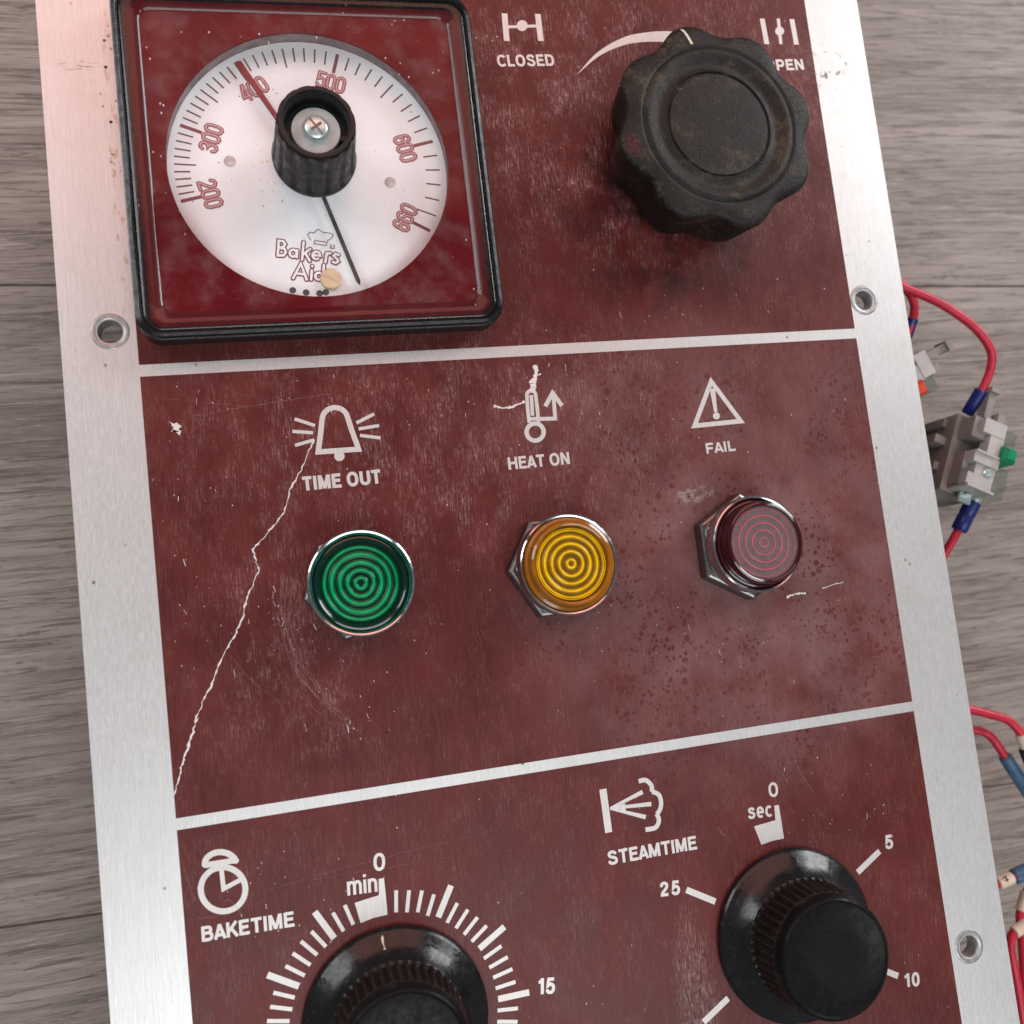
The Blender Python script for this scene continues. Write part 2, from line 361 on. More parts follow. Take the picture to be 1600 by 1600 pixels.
# ------------------------------------------------------------------ helpers: geometry (panel mm)
class MB:
    def __init__(s): s.v = []; s.f = []; s.zi = 0.0
    def add(s, vs, fs):
        o = len(s.v); s.v += [tuple(q) for q in vs]; s.f += [tuple(o+i for i in f) for f in fs]; return s
    def lathe(s, prof, cx=0, cy=0, seg=72, rad=None, cap0=False, cap1=True):
        """prof: list of (r, z[, k]); rad(theta, r, z, k) may shape the radius; theta clockwise from 'up the panel'"""
        vs = []; fs = []
        for p in prof:
            for i in range(seg):
                a = 2*math.pi*i/seg
                r = rad(a, *p) if rad else p[0]
                vs.append((cx+r*math.sin(a), cy-r*math.cos(a), p[1]))
        for j in range(len(prof)-1):
            for i in range(seg):
                k = (i+1) % seg
                fs.append((j*seg+i, (j+1)*seg+i, (j+1)*seg+k, j*seg+k))
        if cap0: fs.append(tuple(range(seg)))
        if cap1: fs.append(tuple(reversed(range((len(prof)-1)*seg, len(prof)*seg))))
        return s.add(vs, fs)
    def prism(s, poly, z0, z1):
        n = len(poly)
        vs = [(x, y, z0) for x, y in poly]+[(x, y, z1) for x, y in poly]
        fs = [tuple(range(n)), tuple(range(2*n-1, n-1, -1))]
        fs += [(i, n+i, n+(i+1) % n, (i+1) % n) for i in range(n)]
        return s.add(vs, fs)
    def box(s, x0, x1, y0, y1, z0, z1):
        return s.prism([(x0, y0), (x1, y0), (x1, y1), (x0, y1)], z0, z1)
    def poly(s, pts, z):
        z += s.zi; s.zi += .0008
        return s.add([(x, y, z) for x, y in pts], [tuple(range(len(pts)))])
    def stroke(s, pts, wd, z, closed=False, cap='butt'):
        """flat line of width wd through pts, mitred; each segment lies a hair above the one before"""
        wds = list(wd) if isinstance(wd, (list, tuple)) else [wd]*len(pts)
        P = []; ww = []
        for p, q in zip(pts, wds):
            if not P or (Vector(p)-P[-1]).length > 1e-4: P.append(Vector(p)); ww.append(q)
        if closed and (P[0]-P[-1]).length < 1e-4: P.pop(); ww.pop()
        n = len(P); L = []; R = []
        for i in range(n):
            a = P[i-1] if (i > 0 or closed) else None
            b = P[(i+1) % n] if (i < n-1 or closed) else None
            d0 = (P[i]-a).normalized() if a is not None else None
            d1 = (b-P[i]).normalized() if b is not None else None
            if d0 is None: d0 = d1
            if d1 is None: d1 = d0
            t = d0+d1
            t = t.normalized() if t.length > 1e-6 else d0
            nn = Vector((-t.y, t.x)); c = max(.45, nn.dot(Vector((-d0.y, d0.x))))
            h = ww[i]*.5/c
            L.append(P[i]+nn*h); R.append(P[i]-nn*h)
        for i in range(n if closed else n-1):
            k = (i+1) % n; zz = z+s.zi; s.zi += .0005
            s.add([(q.x, q.y, zz) for q in (L[i], L[k], R[k], R[i])], [(0, 1, 2, 3)])
        if cap == 'round' and not closed:
            for q, wv in ((P[0], ww[0]), (P[-1], ww[-1])): s.disc(q.x, q.y, wv*.5, z, 14)
        return s
    def disc(s, x, y, r, z, n=24):
        return s.poly([(x+r*math.cos(2*math.pi*i/n), y+r*math.sin(2*math.pi*i/n)) for i in range(n)], z)
    def tube(s, pts, r, seg=12, caps=True):
        """round tube through 3-D points (panel mm)"""
        P = [Vector(p) for p in pts]; n = len(P)
        rs = r if isinstance(r, (list, tuple)) else [r]*n
        t0 = (P[1]-P[0]).normalized()
        u = t0.orthogonal().normalized(); vs = []
        for i in range(n):
            t = ((P[min(i+1, n-1)]-P[max(i-1, 0)])).normalized()
            u = (u-t*u.dot(t)).normalized(); q = t.cross(u)
            for k in range(seg):
                a = 2*math.pi*k/seg
                vs.append(P[i]+(u*math.cos(a)+q*math.sin(a))*rs[i])
        fs = [(i*seg+k, i*seg+(k+1) % seg, (i+1)*seg+(k+1) % seg, (i+1)*seg+k) for i in range(n-1) for k in range(seg)]
        if caps: fs += [tuple(range(seg-1, -1, -1)), tuple(range((n-1)*seg, n*seg))]
        return s.add(vs, fs)

ORG = {}
def build(name, mb, mat, parent=None, org=(0, 0, 0), smooth=40, recalc=True, flat=False):
    """mesh object from panel-mm vertices, with its origin at org (panel mm)"""
    me = bpy.data.meshes.new(name)
    o = Vector(org)
    me.from_pydata([((x-o.x)*.001, -(y-o.y)*.001, (z-o.z)*.001) for x, y, z in mb.v], [], mb.f)
    if recalc or flat:
        bm = bmesh.new(); bm.from_mesh(me)
        if flat:
            for f in bm.faces:
                f.normal_update()
                if f.normal.z < 0: f.normal_flip()
        else:
            bmesh.ops.recalc_face_normals(bm, faces=bm.faces)
        bm.to_mesh(me); bm.free()
    me.polygons.foreach_set('use_smooth', [True]*len(me.polygons))
    me.set_sharp_from_angle(angle=math.radians(smooth))
    me.materials.append(M[mat])
    return place(bpy.data.objects.new(name, me), parent, org)

def place(ob, parent, org):
    sc.collection.objects.link(ob)
    ORG[ob.name] = Vector(org)
    if parent:
        ob.parent = parent; d = Vector(org)-ORG[parent.name]
        ob.location = (d.x*.001, -d.y*.001, d.z*.001)
    else:
        ob.location = W(*org)
    return ob

def thing(name, label, cat, org, group=None):
    o = place(bpy.data.objects.new(name, None), None, org)
    o.empty_display_size = .01
    tag(o, label, cat, group); return o

def tag(o, label=None, cat=None, group=None, kind=None):
    for k, v in (('label', label), ('category', cat), ('group', group), ('kind', kind)):
        if v: o[k] = v
    return o

def rrect(cx, cy, hx, hy, r, n=8):
    p = []
    for sx, sy, a0 in ((1, -1, -90), (1, 1, 0), (-1, 1, 90), (-1, -1, 180)):
        for i in range(n+1):
            a = math.radians(a0+90*i/n)
            p.append((cx+sx*(hx-r)+r*math.cos(a), cy+sy*(hy-r)+r*math.sin(a)))
    return p

def fill2d(loops):
    """flat fill of outlines with holes -> (verts2d, faces)"""
    cu = bpy.data.curves.new('t', 'CURVE'); cu.dimensions = '2D'; cu.fill_mode = 'BOTH'
    for lp in loops:
        sp = cu.splines.new('POLY'); sp.points.add(len(lp)-1); sp.use_cyclic_u = True
        for q, (x, y) in zip(sp.points, lp): q.co = (x, y, 0, 1)
    return curve2d(cu)

def curve2d(cu):
    ob = bpy.data.objects.new('t', cu); sc.collection.objects.link(ob)
    dg = bpy.context.evaluated_depsgraph_get()
    me = bpy.data.meshes.new_from_object(ob.evaluated_get(dg))
    vs = [(v.co.x, v.co.y) for v in me.vertices]; fs = [tuple(p.vertices) for p in me.polygons]
    bpy.data.objects.remove(ob); bpy.data.curves.remove(cu); bpy.data.meshes.remove(me)
    return vs, fs

def slab(loops, z0, z1):
    """plate with holes: filled top and bottom and real walls"""
    mb = MB(); vs, fs = fill2d(loops)
    mb.add([(x, y, z1) for x, y in vs], fs)
    mb.add([(x, y, z0) for x, y in vs], [tuple(reversed(f)) for f in fs])
    for lp in loops:
        n = len(lp)
        mb.add([(x, y, z0) for x, y in lp]+[(x, y, z1) for x, y in lp], [(i, (i+1) % n, n+(i+1) % n, n+i) for i in range(n)])
    return mb

def circ(cx, cy, r, n=48):
    return [(cx+r*math.cos(2*math.pi*i/n), cy+r*math.sin(2*math.pi*i/n)) for i in range(n)]

def smooth_path(pts, n=8):
    """Catmull-Rom through points of any dimension"""
    P = [Vector(p) for p in pts]; P = [P[0]*2-P[1]]+P+[P[-1]*2-P[-2]]; out = []
    for i in range(1, len(P)-2):
        for k in range(n):
            t = k/n; a, b, c, d = P[i-1:i+3]
            out.append(.5*((2*b)+(c-a)*t+(2*a-5*b+4*c-d)*t*t+(3*b-a-3*c+d)*t**3))
    out.append(P[-2]); return [tuple(q) for q in out]

def smooth_pts(p): return smooth_path(p, 3)

def el(cx, cy, rx, ry, a0, a1, n=14, p=.88):
    """arc of a slightly squared ellipse, y up"""
    out = []
    for i in range(n+1):
        a = math.radians(a0+(a1-a0)*i/n); c, q = math.cos(a), math.sin(a)
        out.append((cx+rx*math.copysign(abs(c)**p, c), cy+ry*math.copysign(abs(q)**p, q)))
    return out
LT = {   # grotesque capitals as centre lines, cap height 1
 'H': [[(.1, 0), (.1, 1)], [(.64, 0), (.64, 1)], [(.1, .52), (.64, .52)]],
 'E': [[(.1, 0), (.1, 1)], [(.1, .905), (.62, .905)], [(.1, .52), (.57, .52)], [(.1, .095), (.64, .095)]],
 'F': [[(.1, 0), (.1, 1)], [(.1, .905), (.60, .905)], [(.1, .49), (.53, .49)]],
 'L': [[(.1, 0), (.1, 1)], [(.1, .095), (.58, .095)]],
 'A': [[(.09, 0), (.31, .72), (.38, .97)], [(.67, 0), (.45, .72), (.38, .97)], [(.2, .27), (.56, .27)]],
 'T': [[(0, .905), (.66, .905)], [(.33, 0), (.33, .9)]],
 'I': [[(.1, 0), (.1, 1)]],
 'M': [[(.1, 0), (.1, 1)], [(.74, 0), (.74, 1)], [(.13, .98), (.42, .04)], [(.71, .98), (.42, .04)]],
 'N': [[(.1, 0), (.1, 1)], [(.62, 0), (.62, 1)], [(.12, .96), (.6, .04)]],
 'O': [el(.40, .5, .30, .42, 0, 360, 28)],
 'U': [[(.1, 1), (.1, .36)]+el(.36, .36, .26, .27, 180, 360, 14)+[(.62, .36), (.62, 1)]],
 'C': [el(.40, .5, .30, .42, 38, 322, 24)],
 'D': [[(.1, 0), (.1, 1)], [(.1, .905), (.34, .905)]+el(.34, .5, .30, .405, 90, -90, 16)+[(.1, .095)]],
 'P': [[(.1, 0), (.1, 1)], [(.1, .905), (.38, .905)]+el(.38, .66, .20, .245, 90, -90, 12)+[(.1, .415)]],
 'B': [[(.1, 0), (.1, 1)], [(.1, .905), (.38, .905)]+el(.38, .72, .18, .185, 90, -90, 10)+[(.1, .535)], [(.1, .535), (.40, .535)]+el(.40, .315, .21, .22, 90, -90, 10)+[(.1, .095)]],
 'K': [[(.1, 0), (.1, 1)], [(.12, .36), (.62, 1)], [(.28, .58), (.66, 0)]],
 'S': [smooth_pts([(.60, .72), (.54, .86), (.36, .92), (.18, .86), (.13, .72), (.22, .59), (.38, .52), (.54, .45), (.63, .30), (.57, .14), (.37, .08), (.17, .14), (.10, .30)])],
 'm': [[(.09, 0), (.09, .72)], el(.27, .44, .16, .22, 170, 0, 8)+[(.43, 0)], el(.61, .44, .16, .22, 170, 0, 8)+[(.77, 0)]],
 'n': [[(.09, 0), (.09, .72)], el(.28, .44, .18, .22, 170, 0, 8)+[(.46, 0)]],
 'i': [[(.09, 0), (.09, .72)], [(.09, .84), (.09, 1.0)]],
 's': [smooth_pts([(.45, .53), (.38, .63), (.26, .65), (.13, .60), (.12, .49), (.24, .40), (.40, .34), (.46, .22), (.38, .10), (.25, .07), (.12, .12), (.07, .22)])],
 'e': [[(.09, .36), (.47, .36)]+el(.28, .36, .19, .29, 0, 310, 18)],
 'c': [el(.28, .36, .19, .29, 45, 315, 18)],
 '0': [el(.27, .5, .18, .42, 0, 360, 24)],
 '1': [[(.30, 0), (.30, 1)], [(.06, .74), (.2, .78), (.30, .96)]],
 '2': [smooth_pts([(.09, .66), (.12, .83), (.28, .92), (.45, .83), (.46, .65), (.36, .48), (.18, .28), (.11, .12)])+[(.11, .095), (.54, .095)]],
 '5': [[(.52, .905), (.17, .905), (.12, .50)]+smooth_pts([(.12, .50), (.28, .60), (.44, .52), (.49, .34), (.42, .14), (.26, .08), (.12, .13), (.07, .28)])],
 ' ': []}
def text(mb, body, a, b, cap, z, bold=.2):
    """lettering from pixel a (bottom left) to pixel b (bottom right) on plane z, cap mm high"""
    x = 0.0; st = []; sw = bold
    for chx in body:
        if chx == ' ': x += .30; continue
        mx = max(p[0] for s_ in LT[chx] for p in s_); mn = min(p[0] for s_ in LT[chx] for p in s_)
        e0 = 0 if chx in 'TA' else sw/2
        e1 = 0 if chx in 'TAELFK' else sw/2
        st += [[(px-mn+e0+x, py) for px, py in s_] for s_ in LT[chx]]
        x += mx-mn+e0+e1+.10
    x -= .10
    A = Vector(bp(*a, z)); B = Vector(bp(*b, z)); ex = B-A; L = ex.length; ex.normalize(); ey = Vector((ex.y, -ex.x))
    kx = L/x
    for s_ in st:
        cl = len(s_) > 20 and (Vector(s_[0])-Vector(s_[-1])).length < 1e-6
        P = [A+ex*(px*kx)+ey*(py*cap) for px, py in (s_[:-1] if cl else s_)]
        mb.stroke([(p.x, p.y) for p in P], sw*cap*(.5+.5*min(1.15, kx/cap)), z, closed=cl)

def crop(ox, oy, s):
    return lambda pts, z=0.0: [bp(ox+s*x, oy+s*y, z) for x, y in pts]

def arc(cx, cy, r, a0, a1, n=16, ry=None):
    ry = ry or r
    return [(cx+r*math.cos(math.radians(a0+(a1-a0)*i/n)), cy+ry*math.sin(math.radians(a0+(a1-a0)*i/n))) for i in range(n+1)]

# ================================================================== setting: floor
SA = math.radians(2.1)
def fl(x, y):     # floor frame -> panel xy
    return (x*math.cos(SA)-y*math.sin(SA), x*math.sin(SA)+y*math.cos(SA))
fb = MB(); fb.box(-2600, 2600, -2600, 2600, -FLOOR-9.0, -FLOOR-1.2)
floor = build('floor', fb, 'groove', None, (0, 0, -FLOOR), recalc=True); tag(floor, kind='structure')
PW = 154.0; Y0 = -38.0
for k in range(-5, 7):
    y0 = Y0+k*PW+.08; y1 = Y0+(k+1)*PW-.08; off = (k*417) % 900
    for x0, x1 in ((-1500+off-900, -320+(k*37) % 90), (-319.5+(k*37) % 90, 900+(k*53) % 70), (900.5+(k*53) % 70, 2300)):
        if k not in (-1, 0, 1) and x0 > 800: continue
        mb = MB(); c = .28
        lo = [fl(x0, y0), fl(x1, y0), fl(x1, y1), fl(x0, y1)]; hi = [fl(x0+c, y0+c), fl(x1-c, y0+c), fl(x1-c, y1-c), fl(x0+c, y1-c)]
        vs = [(*p, -FLOOR-1.1) for p in lo]+[(*p, -FLOOR-.4) for p in lo]+[(*p, -FLOOR) for p in hi]
        fs = [(0, 1, 2, 3)]+[(i, (i+1) % 4, 4+(i+1) % 4, 4+i) for i in range(4)]+[(4+i, 4+(i+1) % 4, 8+(i+1) % 4, 8+i) for i in range(4)]+[(8, 9, 10, 11)]
        mb.add(vs, fs)
        build('plank', mb, 'wood', floor, (0, 0, -FLOOR), 20)

# ================================================================== control panel
PX0, PX1, PY0, PY1 = -14.0, 174.7, -97.0, 178.0
panel = thing('control_panel', 'worn maroon and aluminium oven control panel lying on grey wood floor', 'control panel', (80, 40, -2.0))
GX, GY = 37.15, -41.0
BX, BY = 36.98, 131.0; SX, SY = 122.86, 130.9
KX, KY = 122.6, -42.4
HOLES = [bp(172, 518), bp(1350, 469), bp(1514, 1479), (-5.2, 141.7), (-4.8, -88), (164.5, -88)]
loops = [rrect((PX0+PX1)/2, (PY0+PY1)/2, (PX1-PX0)/2, (PY1-PY0)/2, 1.5, 4)]+[circ(x, y, 2.45, 32) for x, y in HOLES]+[circ(GX, GY, 29.2, 64)]
face = build('face_plate', slab(loops, -2.0, 0.0), 'alu', panel, (0, 0, 0), 30)
# mounting holes: flattened eyelets
for x, y in HOLES[:3]:
    e = MB(); e.lathe([(2.5, -3.4), (2.5, -.02), (3.65, .02), (3.6, .07), (3.2, .11), (2.7, .08), (2.35, -.15), (2.2, -.7), (2.2, -3.4)], x, y, 48, cap1=False)
    build('eyelet', e, 'eyelet', panel, (x, y, 0), 50)

# maroon fields (three printed areas parted by bare lines)
for ya, yb in ((-96.5, -1.25), (1.15, 86.45), (88.65, 177.5)):
    lp = [[(0, ya), (160.0, ya), (160.0, yb), (0, yb)]]
    if ya < -50: lp.append(circ(GX, GY, 29.4, 64))
    mb = slab(lp, .004, .03)
    build('maroon_field', mb, 'maroon', panel, (0, 0, 0), 20)

ZP = .045
def legend(name, fn, mat='print', z=ZP):
    mb = MB(); fn(mb); return build(name, mb, mat, panel, (0, 0, 0), flat=True)
def word(body, a, b, cap, bold=.205):
    legend('lettering', lambda mb: text(mb, body, a, b, cap, ZP, bold))

# words
word('CLOSED', (778, 104), (867, 103), 2.75)
word('OPEN', (1197, 110.5), (1257, 109), 2.75)
word('TIME OUT', (474, 767), (596, 755), 2.85, .235)
word('HEAT ON', (795, 734), (891, 725), 2.65)
word('FAIL', (1104, 709), (1150, 704), 2.35)
word('BAKETIME', (315.5, 1472), (460.5, 1447), 2.75)
word('STEAMTIME', (950.5, 1352), (1089.5, 1326.5), 2.75)
word('0', (583, 1361.5), (603, 1359.5), 3.35, .17)
word('min', (543, 1399.5), (590, 1393), 3.6, .16)
word('15', (839, 1554), (868, 1552), 3.05)
word('0', (1201, 1246), (1217.5, 1244), 3.05, .17)
word('sec', (1169, 1280), (1207, 1275.5), 3.25, .17)
word('5', (1383.5, 1327), (1397, 1325), 2.95)
word('25', (1032, 1401), (1064, 1397), 2.85)
word('10', (1412, 1543), (1438, 1540), 2.85)

C2 = crop(750, 0, .40625); C3 = crop(200, 550, .3125); C4 = crop(700, 550, .40625); C5 = crop(250, 1200, .375); C6 = crop(850, 1180, .4375)
def pic_closed(mb):
    mb.stroke(C2([(94, 52), (103, 158)]), 1.35, ZP); mb.stroke(C2([(222, 54), (234, 158)]), 1.35, ZP)
    mb.stroke(C2([(98, 104), (228, 100)]), .68, ZP); mb.poly(C2(arc(162, 99, 21, 0, 345, 22)), ZP)
def pic_open(mb):
    for a, b, wd in (((1085, 72), (1103, 170), 1.3), ((1147, 72), (1157, 170), .85), ((1199, 74), (1217, 172), 1.3)):
        mb.stroke(C2([a, b]), wd, ZP)
    mb.poly(C2(arc(1152, 120, 17, 0, 345, 22)), ZP)
def pic_sweep(mb):
    R = 31.0; out = []; inn = []
    a0 = math.degrees(math.atan2(bp(901, 117)[0]-KX, -(bp(901, 117)[1]-KY)))
    rr = math.hypot(bp(901, 117)[0]-KX, bp(901, 117)[1]-KY)
    O = smooth_path(C2([(372, 288), (450, 203), (550, 145), (640, 125), (730, 121), (820, 135), (900, 165)]), 6)
    I = smooth_path(C2([(372, 288), (460, 215), (560, 172), (650, 161), (730, 165), (815, 185), (890, 220)]), 6)
    mb.zi += .003
    n = len(O)
    mb.add([(x, y, ZP) for x, y in O]+[(x, y, ZP) for x, y in I], [(i, i+1, n+i+1, n+i) for i in range(n-1)])
def pic_bell(mb):
    mb.stroke(C3([(951, 500), (964, 400), (970, 340)]+arc(1035, 338, 64, 190, 345, 14, 60)+[(1118, 390), (1153, 486)]), 1.08, ZP, closed=True)
    mb.poly(C3(arc(1057, 520, 26, 0, 345, 22)), ZP)
    for a, b in (((833, 335), (935, 368)), ((822, 397), (925, 404)), ((835, 467), (930, 440)), ((1142, 355), (1230, 310)), ((1153, 385), (1255, 368)), ((1160, 417), (1263, 430))):
        mb.stroke(C3([a, b]), .68, ZP)
def pic_thermo(mb):
    mb.stroke(C4([(303, 166)]+arc(320, 166, 17, 190, 350, 8)+[(343, 215), (348, 270)]), .80, ZP)
    mb.stroke(C4([(303, 160), (306, 215), (312, 272)]), .80, ZP)
    mb.stroke(C4([(320, 166), (325, 245)]), .80, ZP)
    mb.stroke(C4([(308, 258), (352, 256)]), .8, ZP)
    mb.stroke(C4(arc(335, 308, 33, 0, 345, 23)), .95, ZP, closed=True)
    mb.stroke(C4([(345, 258), (412, 256), (404, 152)]), .85, ZP)
    mb.stroke(C4([(374, 209), (402, 158), (438, 207)]), .95, ZP)
def pic_fail(mb):
    mb.stroke(C4([(1012, 113), (1126, 266), (948, 284)]), 1.05, ZP, closed=True)
    mb.stroke(C4([(1018, 150), (1029, 226)]), [1.25, .85], ZP, cap='round'); mb.poly(C4(arc(1032, 246, 13.5, 0, 345, 18)), ZP)
def pic_clock(mb):
    mb.stroke(C5(arc(263, 505, 93, 0, 354, 48, 92)), 1.08, ZP, closed=True)
    mb.stroke(C5([(256, 422), (265, 503), (342, 462)]), .85, ZP)
    mb.stroke(C5([(187, 402)]+arc(252, 402, 66, 195, 338, 16, 52)+[(316, 386)]), 1.12, ZP, cap='round')
    mb.stroke(C5([(187, 405), (316, 384)]), 1.05, ZP)
    mb.stroke(C5([(251, 398), (256, 425)]), 2.1, ZP)
def pic_steam(mb):
    mb.stroke(C6([(210, 121), (231, 276)]), 1.55, ZP)
    for e in ((352, 131), (383, 174), (363, 221)): mb.stroke(C6([(236, 190), e]), [.5, .9], ZP)
    mb.poly(C6([(236, 190), (290, 172), (292, 186)]), ZP); mb.poly(C6([(236, 190), (292, 186), (290, 206)]), ZP)
    mb.stroke(smooth_path(C6([(338, 93), (362, 89), (382, 106), (386, 130)]), 5), .95, ZP)
    mb.stroke(smooth_path(C6([(386, 129), (410, 142), (418, 172), (412, 198), (402, 210)]), 5), .95, ZP)
    mb.stroke(smooth_path(C6([(402, 209), (410, 232), (398, 258), (362, 266)]), 5), .95, ZP)
for f in (pic_closed, pic_open, pic_sweep, pic_bell, pic_thermo, pic_fail, pic_clock, pic_steam): legend('pictogram', f)

# dial scales printed on the panel
def pol(cx, cy, r, deg): return (cx+r*math.sin(math.radians(deg)), cy-r*math.cos(math.radians(deg)))
for m in range(-20, 21):
    if m in (-2, -1, 0): continue
    lng = m % 5 == 0
    r0, r1 = (20.3, 26.7) if lng else (20.2, 24.35)
    mb = MB(); j = random.uniform(-.15, .15)
    mb.stroke([pol(BX, BY, r0+j, 6*m), pol(BX, BY, r1+j, 6*m)], 1.22 if lng else .74, ZP, cap='butt')
    build('tick_mark', mb, 'print', panel, (0, 0, 0), flat=True)
def block_bake(mb): mb.poly(C5([(811, 562), (860, 546), (912, 530), (911, 462), (933, 458), (940, 520), (948, 611), (890, 624), (836, 646)]), ZP)
def block_steam(mb): mb.poly(C6([(750, 254), (826, 232), (822, 180), (838, 177), (857, 297), (815, 306), (776, 320)]), ZP)
legend('zero_mark', block_bake); legend('zero_mark', block_steam)
for s_ in (5, 10, 15, 20, 25):
    mb = MB(); mb.stroke([pol(SX, SY, 19.7, 12*s_), pol(SX, SY, 26.8, 12*s_)], 1.3, ZP)
    build('tick_mark', mb, 'print', panel, (0, 0, 0), flat=True)

# the long jagged scratch, and smaller scuffs down to bare metal
ck = [(492, 687), (483, 703), (470, 735), (453, 766), (444, 800), (427, 822), (410, 842), (396, 858), (399, 872), (404, 891), (393, 918), (384, 941), (380, 962), (369, 988), (359, 1006), (346, 1032), (332, 1068), (318, 1094), (308, 1119), (303, 1140), (296, 1161), (288, 1184), (282, 1203), (276, 1228), (271, 1256)]
pts = []
for i in range(len(ck)-1):
    for k in range(6):
        t = k/6
        pts.append((ck[i][0]+(ck[i+1][0]-ck[i][0])*t+random.uniform(-1.5, 1.5), ck[i][1]+(ck[i+1][1]-ck[i][1])*t))
pts.append(ck[-1])
mb = MB(); mb.stroke([bp(*q) for q in pts], [random.choice((.10, .14, .2, .3, .38)) for _ in pts], .038)
for x, y in ((384, 945), (360, 1004), (331, 1072), (309, 1121), (296, 1163)):
    for _ in range(2):
        a = x+random.uniform(-2, 2); b = y+random.uniform(-5, 5); l = random.uniform(4, 9)
        mb.stroke([bp(a, b), bp(a-l*.4+random.uniform(-1, 1), b+l*.6), bp(a-l*.5, b+l)], [random.uniform(.05, .3), random.uniform(.1, .4), .04], .041)
build('scratch', mb, 'scratch', panel, (0, 0, 0), flat=True)
def ragged(line, wd, n, zz=.041, mat='scratch'):
    P = smooth_path([bp(*q) for q in line], n); wds = [wd*random.uniform(.25, 1.1) for _ in P]
    P = [(x+random.uniform(-.12, .12), y+random.uniform(-.12, .12)) for x, y in P]
    mb = MB(); mb.stroke(P, wds, zz); build('scratch', mb, mat, panel, (0, 0, 0), flat=True)
ragged([(772, 635), (795, 637), (820, 627)], .75, 10)
ragged([(836, 570), (838, 585), (832, 600), (833, 612)], 1.6, 9)
ragged([(833, 588), (845, 584)], .4, 5)
ragged([(273, 662), (275, 668), (276, 676)], 1.7, 5)
ragged([(1228, 933), (1245, 928), (1258, 927)], .6, 8)
ragged([(1285, 919), (1318, 909)], .35, 6)
for line, wd in ((((300, 650), (420, 630), (520, 615)), .10), (((250, 622), (330, 630), (418, 637)), .07), (((470, 925), (445, 990), (470, 1060), (545, 1125)), .16),
                 (((366, 1030), (390, 1060), (440, 1100)), .10), (((288, 1358), (305, 1408)), .12), (((292, 1438), (348, 1430)), .12), (((348, 1414), (357, 1405), (372, 1420), (381, 1436)), .12),
                 (((1238, 1180), (1253, 1210), (1272, 1240)), .14), (((420, 1390), (560, 1350), (760, 1300)), .06), (((486, 1375), (700, 1340)), .05), (((1120, 1290), (1130, 1305)), .2)):
    ragged(line, wd*.8, 14, .039, 'faint')
for _ in range(16):      # fine curved rub marks below the green lamp
    a, b = random.gauss(0, 9), random.gauss(0, 7); t0 = random.randint(0, 2)
    arcp = [(452, 905), (446, 960), (466, 1030), (505, 1085), (552, 1128)][t0:t0+3]
    ragged([(x+a+random.gauss(0, 2), y+b) for x, y in arcp], random.uniform(.03, .10), 10, .0388, 'faint')
mb = MB()
for (cx, cy, rx, ry, n) in ((500, 1000, 60, 60, 14), (430, 980, 40, 60, 26), (545, 1125, 90, 40, 12), (430, 1400, 130, 90, 30), (1000, 1000, 380, 90, 40), (560, 620, 330, 40, 30), (1080, 480, 200, 60, 14), (860, 560, 60, 40, 20), (300, 900, 60, 260, 30), (1300, 1250, 120, 60, 16)):
    for _ in range(n):
        u = cx+random.gauss(0, .5)*rx; v = cy+random.gauss(0, .5)*ry
        x, y = bp(u, v)
        if not (2 < x < 158) or abs(y) < 2.5 or abs(y-87.5) < 2.5: continue
        s_ = random.uniform(.04, .11); l = random.uniform(.05, .4) if random.random() < .85 else random.uniform(.5, 1.6); a = random.gauss(1.5, .25)
        mb.stroke([(x, y), (x+l*math.cos(a), y+l*math.sin(a))], s_, .0385)
        mb.zi = random.uniform(0, .003)
ch = build('paint_chips', mb, 'scratch', panel, (0, 0, 0), flat=True); tag(ch, kind='stuff')

# ------------------------------------------------------------------ temperature gauge
GZ = 6.7
def ring_loft(sections, closed_top=False):
    """sections: list of (half, corner radius, z)"""
    mb = MB(); n = None; vs = []; fs = []
    for h, r, z in sections:
        p = rrect(GX, GY, h, h, r, 10); n = len(p); vs += [(x, y, z) for x, y in p]
    for j in range(len(sections)-1):
        fs += [(j*n+i, j*n+(i+1) % n, (j+1)*n+(i+1) % n, (j+1)*n+i) for i in range(n)]
    if closed_top: fs.append(tuple(range((len(sections)-1)*n, len(sections)*n)))
    return mb.add(vs, fs)
gauge = build('temperature_gauge', ring_loft([(36.1, 4.2, .02), (36.2, 4.3, 4.2), (36.5, 4.8, 4.4), (36.5, 4.8, 5.9), (36.2, 4.5, 6.5), (35.6, 4.0, GZ), (35.2, 3.6, 6.4), (34.9, 3.5, 5.6), (34.9, 3.5, 4.5), (33.9, 3.0, 4.45), (33.9, 3.0, 1.2)]), 'gaugeblack', panel, (GX, GY, 0), 35)
tag(gauge, 'square temperature gauge with white dial and black bezel')
build('mask_plate', slab([rrect(GX, GY, 33.9, 33.9, 3.0, 8), circ(GX-.1, GY+.45, 28.4, 96)], 4.1, 4.7), 'mask', gauge, (0, 0, 0), 30)
mb = MB(); mb.lathe([(28.9, 4.1), (28.9, -.6)], GX, GY, 96, cap1=False); build('dial_wall', mb, 'dialwall', gauge, (GX, GY, 0))
mb = MB(); mb.lathe([(28.85, -.6), (28.85, -.1), (28.75, 0)], GX, GY, 96); build('dial_face', mb, 'dial', gauge, (0, 0, 0))
mb = MB(); mb.box(GX-33, GX+33, GY-33, GY+33, -FLOOR, -2.05); build('rear_housing', mb, 'housing', gauge, (GX, GY, -30))
